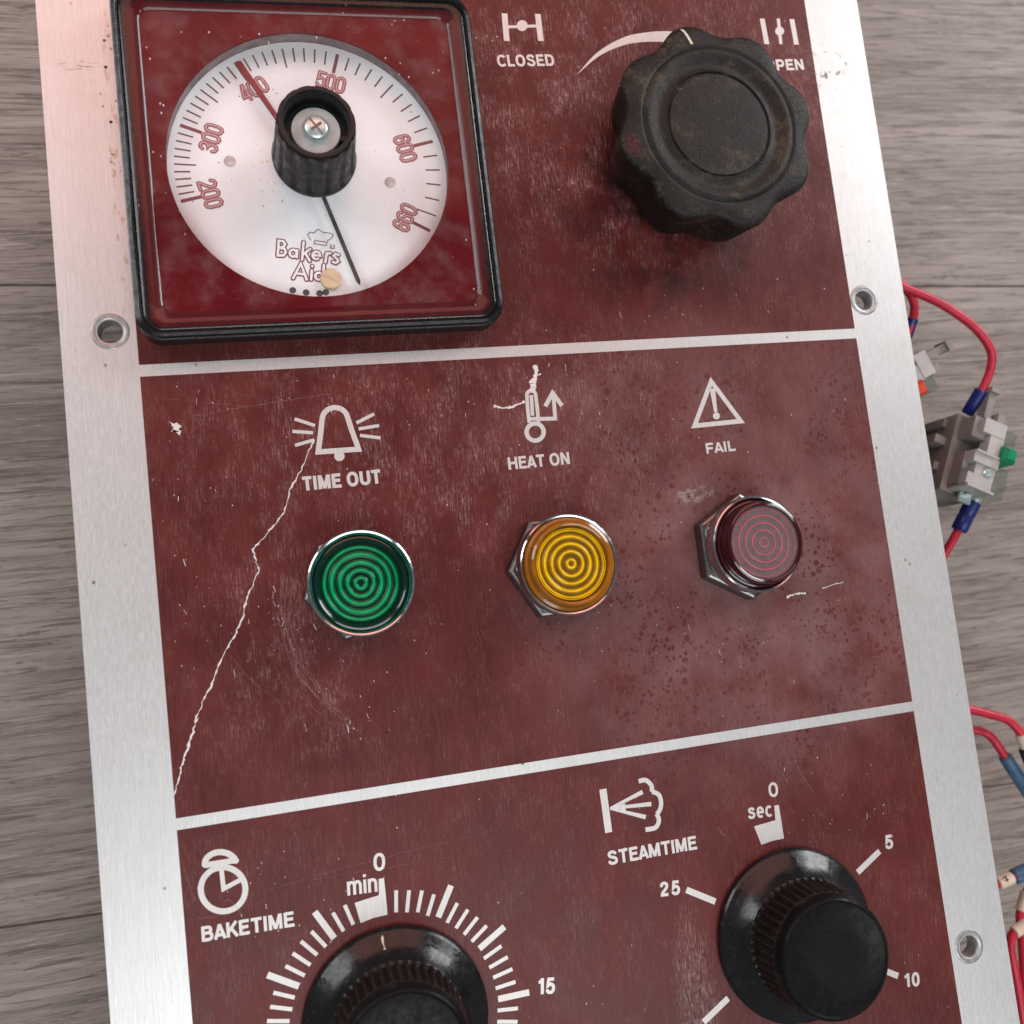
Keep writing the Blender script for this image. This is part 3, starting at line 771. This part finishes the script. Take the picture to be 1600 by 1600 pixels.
# clear cover: pane with a raised rounded border
cov = ring_loft([(34.85, 3.4, 4.8), (34.85, 3.4, 6.2), (34.4, 3.2, 6.4), (32.9, 2.6, 6.4), (32.5, 2.4, 6.15), (31.6, 2.2, 6.0), (31.2, 2.0, 5.6)])
build('cover_border', cov, 'clearedge', gauge, (0, 0, 0), 50)
build('clear_cover', slab([rrect(GX, GY, 31.2, 31.2, 2.0, 8), circ(GX, GY, 5.0, 40)], 5.4, 5.6), 'clear', gauge, (0, 0, 0), 30)

# dial print
TA = {200: -103.3, 300: -68.6, 400: -29.4, 500: 17.0, 600: 76.0, 660: 119.8}
def tang(T):
    ks = sorted(TA); s_ = 0   # Lagrange through the marked temperatures
    for i in ks:
        q = TA[i]
        for j in ks:
            if j != i: q *= (T-j)/(i-j)
        s_ += q
    return s_
for T in range(200, 661, 10):
    a = tang(T); mb = MB(); big = T in TA
    mb.stroke([pol(GX, GY, 22.9 if big else 23.1 if T % 50 == 0 else 24.3, a), pol(GX, GY, 27.4, a)], .72 if big else .34, .03)
    build('scale_mark', mb, 'dialred' if big else 'dialtick', gauge, (0, 0, 0), flat=True)
G = {'0': [[(.0, .25), (.0, .75), (.07, .93), (.22, 1), (.37, .93), (.44, .75), (.44, .25), (.37, .07), (.22, 0), (.07, .07), (0, .25)]],
     '2': [[(0, .76), (.07, .94), (.22, 1), (.38, .93), (.44, .76), (.40, .58), (.02, .06), (.02, 0), (.46, 0)]],
     '3': [[(0, .80), (.08, .95), (.22, 1), (.38, .94), (.43, .77), (.37, .59), (.20, .53), (.37, .47), (.44, .27), (.38, .07), (.22, 0), (.07, .06), (0, .22)]],
     '4': [[(.34, 0), (.34, 1), (.30, 1), (0, .30), (0, .25), (.48, .25)]],
     '5': [[(.42, 1), (.04, 1), (.02, .55), (.12, .62), (.25, .64), (.38, .57), (.44, .38), (.42, .18), (.35, .05), (.20, 0), (.07, .05), (0, .20)]],
     '6': [[(.43, .80), (.36, .95), (.22, 1), (.08, .93), (.01, .75), (0, .25), (.07, .07), (.22, 0), (.37, .07), (.44, .27), (.38, .50), (.22, .57), (.07, .50), (.01, .36)]]}
def numeral(body, cx, cy, rot, h, mbo, mbi):
    wd = .62*h; tot = wd*len(body)-.18*h; c, s_ = math.cos(rot), math.sin(rot)
    for i, chx in enumerate(body):
        for st in G[chx]:
            P = []
            for x, y in st:
                lx = x*h+i*wd-tot/2; ly = -(y*h-h/2)
                P.append((cx+lx*c-ly*s_, cy+lx*s_+ly*c))
            mbo.stroke(P, .25*h, .04, cap='round'); mbi.stroke(P, .07*h, .055, cap='round')
mo = MB(); mi = MB()
for body, px in (('200', (329, 303)), ('300', (330, 216)), ('400', (396, 139)), ('500', (517, 129)), ('600', (633, 232)), ('660', (633, 340))):
    x, y = bp(*px); a = math.atan2(x-GX, -(y-GY))
    mo = MB(); mi = MB(); mi.zi = .07
    numeral(body, x, y, a if body not in ('200', '660') else a+math.pi, 3.3, mo, mi)
    build('numeral', mo, 'numeralink', gauge, (0, 0, 0), flat=True); build('numeral_fill', mi, 'dialpink', gauge, (0, 0, 0), flat=True)
# maker's lettering and chef's hat
CL = crop(400, 280, .2)
LG = [[(170, 598), (178, 482), (212, 486), (228, 508), (214, 532), (178, 537)], [(178, 537), (222, 545), (234, 572), (214, 598), (170, 598)],
      arc(290, 580, 27, 0, 360, 14), [(322, 556), (318, 612)], [(372, 492), (360, 630)], [(368, 590), (424, 546)], [(385, 578), (420, 640)],
      [(444, 594), (500, 600)]+arc(471, 597, 29, 5, -300, 14), [(552, 580), (542, 650)], [(547, 602), (562, 582), (582, 580)],
      [(645, 594), (622, 585), (605, 600), (634, 626), (642, 644), (622, 657), (600, 648)],
      [(290, 775), (350, 662), (396, 786)], [(316, 738), (384, 746)], [(436, 716), (430, 786)], [(440, 680), (440, 684)], arc(490, 760, 27, 0, 360, 14), [(530, 672), (524, 790)]]
mo = MB(); mi = MB(); mi.zi = .07
for st in LG:
    P = CL(st); mo.stroke(P, 1.02, .04, cap='round'); mi.stroke(P, .50, .055, cap='round')
mo.stroke(CL([(597, 514), (597, 544)]), .9, .04); mi.stroke(CL([(597, 520), (597, 538)]), .45, .055)
mo.stroke(smooth_path(CL([(430, 478), (406, 440), (420, 416), (455, 420), (470, 402), (492, 394), (516, 414), (562, 420), (600, 432), (594, 456), (556, 484)]), 4), .15, .04)
mo.stroke(CL([(460, 478), (454, 504), (548, 520), (556, 486)]), .15, .04); mo.stroke(CL([(458, 480), (545, 492)]), .15, .04)
build('maker_lettering', mo, 'dialred', gauge, (0, 0, 0), flat=True); build('maker_lettering_fill', mi, 'dial', gauge, (0, 0, 0), flat=True)
for q in ((287, 868), (392, 885), (497, 892), (545, 884)):
    x, y = CL([q])[0]; mb = MB(); mb.disc(x, y, .68, .05); build('dot', mb, 'darkdot', gauge, (x, y, .05), flat=True)
x, y = bp(359, 252); x2, y2 = bp(610, 285)
for q in ((x, y), (x2, y2)):
    mb = MB(); mb.lathe([(1.2, 0), (1.15, .18), (.8, .30), (.3, .34)], *q, 24); build('rivet', mb, 'rivet', gauge, (*q, 0), 60)
x, y = bp(517, 435.5, .8)
mb = MB(); mb.lathe([(2.2, 0), (2.2, .7), (2.0, .9)], x, y, 40); cs = build('zero_screw', mb, 'cream', gauge, (x, y, 0))
mb = MB(); d = (math.cos(.48), math.sin(.48))
mb.stroke([(x-1.95*d[0], y-1.95*d[1]), (x+1.95*d[0], y+1.95*d[1])], .42, .93); build('screw_slot', mb, 'zinc', gauge, (x, y, .93), flat=True)
# pointers
def pointer(name, a, b, w0, w1, z, mat, tip):
    A = Vector(bp(*a, z)); B = Vector(bp(*b, z)); t = (B-A).normalized(); n = Vector((-t.y, t.x))
    A = Vector((GX, GY)) + (A-Vector((GX, GY)))*.3
    P = [A+n*w0/2, B-t*tip+n*w1/2, B, B-t*tip-n*w1/2, A-n*w0/2]
    mb = MB(); mb.prism([(q.x, q.y) for q in P], z-.25, z); build(name, mb, mat, gauge, (GX, GY, z), 20)
pointer('set_pointer', (432, 182), (371, 95), .85, 1.25, 1.3, 'ptr', .35)
pointer('temperature_needle', (503, 303), (563, 446), .80, .85, 1.7, 'needle', 1.0)
# fluted knob with its screw
NX, NY = 37.6, -41.0
def flute(a, r, z, k=0):
    c = math.cos(15*a); return r-k*max(0, c)**.8
mb = MB(); mb.lathe([(7.9, 5.5, 0), (8.4, 5.7, 0), (8.5, 6.6, 0), (8.35, 7.0, .05), (8.2, 7.7, .42), (7.6, 18.4, .38), (7.5, 19.3, .22), (7.4, 20.0, .10), (7.1, 20.3, 0), (6.45, 20.3, 0), (6.1, 19.9, 0), (5.95, 15.8, 0)], NX, NY, 180, flute, cap0=True)
gk = build('gauge_knob', mb, 'gknob', gauge, (NX, NY, 5), 45)
mb = MB(); mb.box(NX+4.5, NX+6.2, NY+1.6, NY+2.5, 15.8, 17.8); build('knob_rib', mb, 'gknob', gauge, (NX, NY, 16))
mb = MB(); mb.lathe([(4.7, 15.85), (4.75, 16.1), (4.75, 16.8), (4.6, 17.0), (1.5, 17.0)], NX, NY, 56); build('washer', mb, 'washer', gauge, (NX, NY, 16), 50)
mb = MB(); mb.lathe([(2.5, 17.0), (2.55, 17.7), (2.4, 18.2), (1.9, 18.5), (1.0, 18.65), (.3, 18.68)], NX, NY, 40)
build('screw', mb, 'steel', gauge, (NX, NY, 17), 60)
def slotbox(ang, hl, hw):
    c, s_ = math.cos(ang), math.sin(ang)
    return [(NX+x*c-y*s_, NY+x*s_+y*c) for x, y in ((-hl, -hw), (hl, -hw), (hl, hw), (-hl, hw))]
mb = MB(); mb.prism(slotbox(math.radians(55), 1.9, .2), 18.0, 18.71); mb.prism(slotbox(math.radians(145), 1.25, .28), 18.0, 18.73); build('screw_slot', mb, 'screwslot', gauge, (NX, NY, 18))

# ------------------------------------------------------------------ damper knob (eight lobes)
def lobes(a, r, z, k=1):
    c = (1-math.cos(8*(a-math.radians(-12.5))))/2
    return r-k*2.35*c**1.25
R_ = 23.0
prof = [(9.5, .05, 0), (9.5, 2.6, 0), (18.6, 2.8, .7), (20.4, 3.3, .95), (21.3, 4.6, 1.1), (22.0, 9.0, 1.15), (22.7, 14.0, 1.1), (23.05, 16.2, 1.05), (22.95, 16.9, 1), (22.45, 17.4, 1), (21.6, 17.7, .95),
        (20.0, 17.95, .6), (18.4, 18.0, .15), (17.8, 18.05, 0), (17.35, 17.75, 0), (17.1, 18.0, 0), (16.5, 18.2, 0), (15.6, 18.1, 0), (14.4, 17.4, 0), (13.2, 17.25, 0), (12.4, 17.55, 0), (12.0, 17.75, 0), (11.75, 17.35, 0), (11.5, 17.35, 0), (11.25, 17.75, 0), (10.2, 17.85, 0), (5, 17.9, 0)]
mb = MB(); mb.lathe(prof, KX, KY, 192, lobes)
bk = build('damper_knob', mb, 'bigknob', panel, (KX, KY, 0), 50); tag(bk, 'large grimy black lobed knob with white pointer line')
mb = MB()
a0 = math.radians(-13.2)
L = []
for r, z in ((18.3, 18.06), (20.0, 18.02), (21.4, 17.84), (22.35, 17.42), (22.95, 16.62), (23.05, 15.5)):
    L.append((KX+r*math.sin(a0-.03*(r-20)/3), KY-r*math.cos(a0-.03*(r-20)/3), z))
tdir = Vector((math.cos(a0), math.sin(a0)))
mb.add([(x-tdir.x*.30, y-tdir.y*.30, z) for x, y, z in L]+[(x+tdir.x*.30, y+tdir.y*.30, z) for x, y, z in L], [(i, i+1, 6+i+1, 6+i) for i in range(5)])
build('pointer_line', mb, 'whitemark', bk, (KX, KY, 17), flat=True)

# ------------------------------------------------------------------ timer knobs
def knurl(a, r, z, k=0):
    return r - k*(.5+.5*math.cos(46*a))
def timer_knob(cx, cy, label, mark):
    mb = MB()
    mb.lathe([(16.5, .06), (17.75, .12), (18.0, .5), (18.0, 1.0), (17.75, 1.35), (17.2, 1.7), (15.5, 2.65), (14.0, 3.7), (13.0, 4.9), (12.5, 5.4)], cx, cy, 128)
    k = build('timer_knob', mb, 'skirt', panel, (cx, cy, 0), 50); tag(k, label)
    mb = MB(); mb.lathe([(12.6, 4.9, 0), (12.95, 5.1, .1), (12.9, 5.5, .75), (12.35, 12.4, .70), (12.15, 12.9, .15), (11.95, 13.3, 0), (12.0, 14.0, 0)], cx, cy, 368, knurl, cap1=False)
    build('grip', mb, 'grip', k, (cx, cy, 5), 25)
    mb = MB(); mb.lathe([(12.0, 13.9), (11.95, 15.7), (11.7, 16.3), (11.2, 16.55), (10.85, 16.35), (10.6, 16.22), (5, 16.20)], cx, cy, 96)
    build('cap', mb, 'cap', k, (cx, cy, 15), 50)
    if mark:
        a = math.radians(mark); P = []
        for r, z, wd in ((17.0, 1.88, .06), (16.5, 2.14, .26), (15.9, 2.50, .20), (15.2, 2.92, .12), (14.7, 3.26, .22)):
            q = Vector((cx+r*math.sin(a), cy-r*math.cos(a))); tt = Vector((math.cos(a), math.sin(a)))*wd
            P.append((q, tt, z))
        mb = MB(); n = len(P)
        mb.add([(q.x-t.x+random.uniform(-.1, .1), q.y-t.y, z+.03) for q, t, z in P]+[(q.x+t.x+random.uniform(-.1, .1), q.y+t.y, z+.03) for q, t, z in P], [(i, i+1, n+i+1, n+i) for i in range(n-1)])
        build('pointer_mark', mb, 'whitemark', k, (cx, cy, 3), flat=True)
    mb = MB(); mb.box(cx-15, cx+15, cy-15, cy+15, -FLOOR, -2.05); build('rear_housing', mb, 'housing', k, (cx, cy, -30))
timer_knob(BX, BY, 'black skirted knob of the baking timer', -4.0)
timer_knob(SX, SY, 'black skirted knob of the steam timer', None)

# ------------------------------------------------------------------ indicator lamps
def lamp(cx, cy, label, rot, style, hexr):
    mb = MB()
    hx = lambda r, z: [(cx+r*math.cos(math.radians(rot+60*i)), cy+r*math.sin(math.radians(rot+60*i))) + (z,) for i in range(6)]
    # hex nut with chamfered corners: intersect of hexagon and cone, as a lathe with a hex radius
    def hexrad(a, r, z, k=0):
        if not k: return r
        t = (math.degrees(a)-rot) % 60-30
        return min(r, hexr*math.cos(math.radians(30))/math.cos(math.radians(t)))
    mb.lathe([(9.9, 3.9), (10.1, 4.5), (10.1, 5.2), (10.35, 5.4), (10.4, 8.5), (10.3, 8.95), (10.05, 9.1), (9.75, 9.0), (9.6, 8.6), (9.55, 5.0)], cx, cy, 144, cap1=False)
    o = build('indicator_lamp', mb, 'chrome', panel, (cx, cy, 0), 32); tag(o, label)
    mb = MB(); H = [math.radians(rot+60*i) for i in range(6)]
    vs = [(cx+r*math.sin(a), cy-r*math.cos(a), z) for r, z in ((hexr, .06), (hexr, 3.4), (hexr*.97, 3.7), (hexr*.93, 3.85), (9.8, 3.9)) for a in H]
    mb.add(vs, [(6*q+i, 6*q+(i+1) % 6, 6*q+6+(i+1) % 6, 6*q+6+i) for q in range(4) for i in range(6)])
    build('hex_nut', mb, 'nut', o, (cx, cy, 0), 12)
    # moulded lens: dark outer body, ridged core (broad ridge, crest painted bright for refracted light) and a clear front
    body = {'green': [(9.5, 5.0), (9.4, 7.6), (9.05, 8.0), (8.7, 8.1), (8.4, 7.95), (8.15, 7.7), (7.9, 7.3), (7.8, 6.8)],
            'amber': [(9.6, 6.0), (9.6, 8.9), (9.45, 9.3), (8.9, 9.55), (8.65, 10.2), (8.5, 10.8), (8.1, 11.05), (7.8, 10.95), (7.65, 10.5), (7.6, 9.8)],
            'red': [(9.6, 6.0), (9.55, 8.6), (9.3, 9.0), (8.95, 9.1), (8.9, 9.9), (8.75, 10.2), (8.75, 11.9), (8.55, 12.35), (8.2, 12.5), (7.9, 12.38), (7.78, 12.05), (7.75, 11.2)]}[style]
    zb = {'green': 7.0, 'amber': 10.2, 'red': 11.75}[style]; rf = body[-1][0]+.02
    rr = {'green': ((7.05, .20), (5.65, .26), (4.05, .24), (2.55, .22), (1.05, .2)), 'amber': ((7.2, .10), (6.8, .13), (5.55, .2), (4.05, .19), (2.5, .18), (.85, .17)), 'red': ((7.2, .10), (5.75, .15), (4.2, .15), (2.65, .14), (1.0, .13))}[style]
    mb = MB(); mb.lathe(body, cx, cy, 120, cap1=False); build('lens', mb, 'body_'+style, o, (cx, cy, zb), 30)
    mb = MB(); mb.lathe([(rf, zb-.4), (rf, zb-.30), (4, zb-.30)], cx, cy, 96); build('lens_core', mb, 'core_'+style, o, (cx, cy, zb), 30)
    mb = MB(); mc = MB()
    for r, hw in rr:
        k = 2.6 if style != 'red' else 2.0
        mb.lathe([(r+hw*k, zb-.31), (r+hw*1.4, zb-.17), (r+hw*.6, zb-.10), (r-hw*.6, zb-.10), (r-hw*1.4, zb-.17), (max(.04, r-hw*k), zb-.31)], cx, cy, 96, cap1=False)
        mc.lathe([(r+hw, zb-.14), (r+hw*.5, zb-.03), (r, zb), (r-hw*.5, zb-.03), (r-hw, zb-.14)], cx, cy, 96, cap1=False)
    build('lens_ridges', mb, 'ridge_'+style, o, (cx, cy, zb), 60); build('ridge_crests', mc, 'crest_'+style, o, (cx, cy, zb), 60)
    if style == 'green':
        mb = MB(); mb.lathe([(9.6, 8.75), (9.5, 8.6), (9.35, 7.7)], cx, cy, 96, cap1=False); build('inner_wall', mb, 'innerg', o, (cx, cy, 8))
    if style == 'red':
        mb = MB(); mb.lathe([(7.76, 12.0), (5, 12.03), (2, 12.03)], cx, cy, 72); build('lens_film', mb, 'film', o, (cx, cy, 12))
    else:
        zt = zb+.45
        mb = MB(); mb.lathe([(rf, zt), (5, zt+.08), (2, zt+.1)], cx, cy, 96); build('lens_front', mb, 'front_'+style, o, (cx, cy, zt), 40)
    return o
def mat_film():
    """dusty frosted film of grime on the red lens face"""
    t = NT('dusty_film'); t.t.nodes.remove(t.b)
    tr = t.n('ShaderNodeBsdfTransparent'); df = t.n('ShaderNodeBsdfDiffuse'); df.inputs[0].default_value = (.28, .25, .26, 1)
    mx = t.n('ShaderNodeMixShader'); t.lk(t.ramp(t.noise(t.coord((2.2, 1.0, 1), .6), 1, 6, .8), .25, .70, .12, .42), mx.inputs[0])
    t.lk(tr.outputs[0], mx.inputs[1]); t.lk(df.outputs[0], mx.inputs[2]); t.lk(mx.outputs[0], t.out.inputs[0]); return t.m
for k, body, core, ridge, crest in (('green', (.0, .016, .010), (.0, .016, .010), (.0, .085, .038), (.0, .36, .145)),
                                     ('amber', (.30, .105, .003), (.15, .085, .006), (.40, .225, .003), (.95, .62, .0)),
                                     ('red', (.040, .002, .006), (.13, .075, .08), (.26, .05, .07), (.80, .06, .12))):  # ridge and crest colours imitate the bright rings of refracted light
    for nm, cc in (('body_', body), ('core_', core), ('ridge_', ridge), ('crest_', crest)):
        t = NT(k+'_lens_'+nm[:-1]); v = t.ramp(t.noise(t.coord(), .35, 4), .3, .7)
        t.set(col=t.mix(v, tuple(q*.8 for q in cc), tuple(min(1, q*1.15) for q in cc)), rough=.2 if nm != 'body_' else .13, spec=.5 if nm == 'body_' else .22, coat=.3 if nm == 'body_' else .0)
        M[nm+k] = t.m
M['front_green'] = mat_clear('green_lens_front', (.86, 1.0, .92), .03, 1.32, .05); M['front_amber'] = mat_clear('amber_lens_front', (1.0, .96, .85), .03, 1.32, .04)
M['film'] = mat_film()
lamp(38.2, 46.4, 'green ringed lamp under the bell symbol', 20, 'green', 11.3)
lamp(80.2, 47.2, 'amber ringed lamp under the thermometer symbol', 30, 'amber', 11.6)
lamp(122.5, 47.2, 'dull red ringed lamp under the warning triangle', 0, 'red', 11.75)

# ================================================================== wiring beside the panel
def P3(u, v, z): return (*bp(u, v, z), z)
def wire(name, label, pts, r=1.15, group='loose red wires beside the panel', mat='wire'):
    sp = smooth_path([P3(*q) if len(q) == 3 else q[:3] for q in pts], 8)
    mb = MB(); mb.tube(sp, r, 14)
    o = build(name, mb, mat, None, sp[0], 60); tag(o, label, 'wire', group); return o, sp
def sleeve(parent, a, b, r, mat, name='crimp_sleeve', waist=False):
    A, B = Vector(a), Vector(b); mb = MB()
    ts = [(0, .80), (.04, 1), (.45, 1), (.5, .9 if waist else 1), (.55, 1), (.96, 1), (1, .85)]
    mb.tube([A.lerp(B, t) for t, _ in ts], [r*k for _, k in ts], 20)
    return build(name, mb, mat, parent, tuple(A), 45)

# contact blocks standing under the panel edge
def contact_block(org, rot, btn, label):
    c, s_ = math.cos(rot), math.sin(rot)
    T = lambda x, y: (org[0]+x*c-y*s_, org[1]+x*s_+y*c)
    base = (org[0], org[1], -FLOOR)
    def pbox(mb, x0, x1, y0, y1, z0, z1): mb.prism([T(x0, y0), T(x1, y0), T(x1, y1), T(x0, y1)], z0, z1)
    mb = MB()
    pbox(mb, -7, 3, -10, 12, -FLOOR, -24.2); pbox(mb, -5.6, 1.5, -8.8, -3.0, -24.2, -18.6); pbox(mb, -5.2, 1.5, 1.2, 10.4, -24.2, -19.8)
    pbox(mb, -8.2, -7, -9.0, -6.6, -FLOOR, -28); pbox(mb, -8.6, -7, 4.0, 6.2, -FLOOR, -27); pbox(mb, -10.5, -7, -3.2, -1.0, -34, -26.5)
    pbox(mb, -8.0, -7, 8.6, 11.8, -FLOOR, -30)
    o = build('contact_block', mb, 'greyplastic', None, base, 20); tag(o, label, 'contact block', 'contact blocks under the panel edge')
    mb = MB(); pbox(mb, -3.8, 2.8, -8.4, -4.4, -18.6, -16.6); pbox(mb, -1.2, 3.0, -4.4, 1.6, -20.5, -16.8); pbox(mb, -4.6, 3.0, 1.6, 4.2, -19.8, -16.6); pbox(mb, -3.0, 3.0, 4.2, 7.4, -19.8, -17.4); pbox(mb, -5.2, 2.4, 7.4, 10.6, -19.8, -16.8)
    pbox(mb, -4.9, 3.2, 10.6, 11.3, -24, -16.2); pbox(mb, -4.6, 3.2, 1.0, 1.6, -20.5, -16.0)
    build('top_frame', mb, 'ltgrey', o, (*T(0, 0), -18), 20)
    mb = MB(); pbox(mb, 3.05, 7.0, -7.6, -2.6, -30, -17.6); pbox(mb, 3.05, 7.4, 2.4, 11.0, -30, -18.2); pbox(mb, 3.05, 5.0, -2.6, 2.4, -30, -21)
    build('clear_side', mb, 'clearplastic', o, (*T(5, 0), -24), 20)
    mb = MB()
    q = [T(2.4, -2.3), T(6.2, -2.3), T(6.2, 1.7), T(2.4, 1.7)]; q2 = [T(3.2, -1.6), T(5.6, -1.6), T(5.6, 1.0), T(3.2, 1.0)]
    mb.add([(*p, -21) for p in q]+[(*p, -15.2) for p in q]+[(*p, -14.2) for p in q2], [(0, 1, 2, 3)]+[(i, (i+1) % 4, 4+(i+1) % 4, 4+i) for i in range(4)]+[(4+i, 4+(i+1) % 4, 8+(i+1) % 4, 8+i) for i in range(4)]+[(8, 9, 10, 11)])
    build('button', mb, btn, o, (*T(4, 0), -18), 20)
    mb = MB(); pbox(mb, -2.6, -.6, -17.5, -9.6, -23.0, -19.5); pbox(mb, -3.0, -.2, -18.3, -16.9, -23.0, -18.4); pbox(mb, 1.0, 3.2, -12.0, -9.2, -22, -18.8)
    build('clip_arm', mb, 'greyplastic', o, (*T(-1, -12), -21), 20)
    for y0 in (-10.9, 11.4):
        mb = MB(); pbox(mb, -2.4, 1.2, y0, y0+2.6 if y0 > 0 else y0+.8, -22.6, -21.8); pbox(mb, -1.4, .2, y0+.3, y0+.7, -24.5, -20.4); build('metal_tab', mb, 'steel', o, (*T(0, y0), -22), 20)
    mb = MB(); mb.lathe([(1.3, -17.4), (1.3, -16.9), (1.0, -16.6)], *T(.6, 5.8), 20); build('terminal_screw', mb, 'steel', o, (*T(.6, 5.8), -17), 40)
    return o
ba = bp(1548, 706, -17)
cb1 = contact_block(ba, math.radians(26), 'greenbtn', 'grey plastic contact block with green button')
bb = bp(1416, 588, -17)
cb2 = contact_block(bb, math.radians(68), 'redbtn', 'grey plastic contact block with orange-red button mostly hidden under panel')

wa, spa = wire('wire', 'red wire looping from panel edge to contact block with green button', [(1385, 425, -16), (1408, 447, -16), (1441, 461, -16), (1469, 474, -16), (1496, 491, -16), (1524, 513, -16.5), (1543, 537, -17), (1550, 558, -18), (1546, 582, -19.5), (1537, 604, -21), (1529, 616, -22)])
sleeve(wa, spa[-6], P3(1511, 647, -25.5), 1.75, 'bluesleeve')
wb, spb = wire('wire', 'short red wire in navy sleeve hugging panel edge below the red loop', [(1392, 428, -20), (1412, 447, -20), (1424, 463, -20), (1429, 480, -20.5), (1426, 500, -21), (1421, 515, -22), (1412, 540, -24)])
sleeve(wb, P3(1426, 497, -21), P3(1416, 527, -23.4), 1.55, 'bluesleeve')
wc, spc = wire('wire', 'red wire leaving the contact block through a thick navy crimp sleeve', [(1516, 786, -25), (1508, 806, -26), (1497, 829, -27), (1484, 852, -28), (1466, 880, -30), (1440, 905, -31)])
sleeve(wc, P3(1521, 783, -24.5), P3(1498, 829, -26.6), 2.15, 'bluesleeve', waist=True)
mb = MB(); mb.tube([P3(1527, 775, -24.2), P3(1517, 790, -24.6)], [1.6, 1.7], 14); build('ferrule', mb, 'steel', wc, P3(1527, 775, -24.2))
wd_, spd = wire('wire', 'red wire running into a cream marker and black sleeve beside aluminium edge', [(1490, 1104, -24), (1518, 1109, -24), (1549, 1117, -24), (1572, 1124, -24), (1586, 1135, -24), (1596, 1148, -24), (1606, 1168, -24.5), (1618, 1200, -26), (1640, 1260, -30)])
sleeve(wd_, P3(1595, 1147, -24), P3(1603, 1168, -24.4), 1.5, 'marker', 'wire_marker')
sleeve(wd_, P3(1603, 1170, -24.4), P3(1620, 1212, -26.5), 1.9, 'housing')
we, spe = wire('wire', 'red wire ending in slate blue sleeve, over a plank joint', [(1495, 1138, -30), (1524, 1141, -29), (1541, 1146, -28), (1554, 1158, -28), (1570, 1182, -28), (1583, 1202, -28.5), (1600, 1228, -30), (1622, 1264, -33)])
sleeve(we, P3(1569.5, 1181, -28), P3(1612, 1247, -31), 1.75, 'slate')
wf, spf = wire('wire', 'red wire in slate blue sleeve with cream marker printed in black', [(1535, 1392, -26), (1562, 1379, -26), (1582, 1371, -26), (1602, 1361, -26), (1640, 1345, -28), (1690, 1330, -34)])
sleeve(wf, P3(1558, 1381, -26), P3(1581, 1371.5, -26), 1.62, 'marker', 'wire_marker')
sleeve(wf, P3(1583, 1371, -26), P3(1640, 1345, -28), 2.0, 'slate')
mb = MB(); q = [Vector(P3(*k)) for k in ((1567, 1372, -24.35), (1572, 1369, -24.35), (1572, 1373.5, -24.3), (1575, 1374, -24.3), (1573, 1377, -24.4))]
mb.tube(smooth_path([tuple(k) for k in q], 4), .13, 6); build('marker_print', mb, 'ink', wf, tuple(q[0]))
wg, spg = wire('wire', 'red wire bending down from cream marker at panel corner hole', [(1612, 1440, -22), (1600, 1446, -22), (1588, 1454, -22), (1580, 1466, -22), (1579, 1484, -22), (1584, 1512, -22), (1590, 1546, -22), (1597, 1590, -22), (1604, 1640, -23)])
sleeve(wg, P3(1584, 1457.5, -22), P3(1606, 1443, -22), 1.5, 'marker', 'wire_marker')
wh, sph = wire('wire', 'red wire lying beneath the bent one, topped by a cream marker', [(1606, 1390, -34), (1599, 1408, -34), (1594, 1430, -34), (1596, 1460, -33), (1599, 1500, -32), (1601, 1550, -31), (1604, 1620, -30)])
sleeve(wh, P3(1604, 1394, -34), P3(1595, 1424, -34), 1.5, 'marker', 'wire_marker')
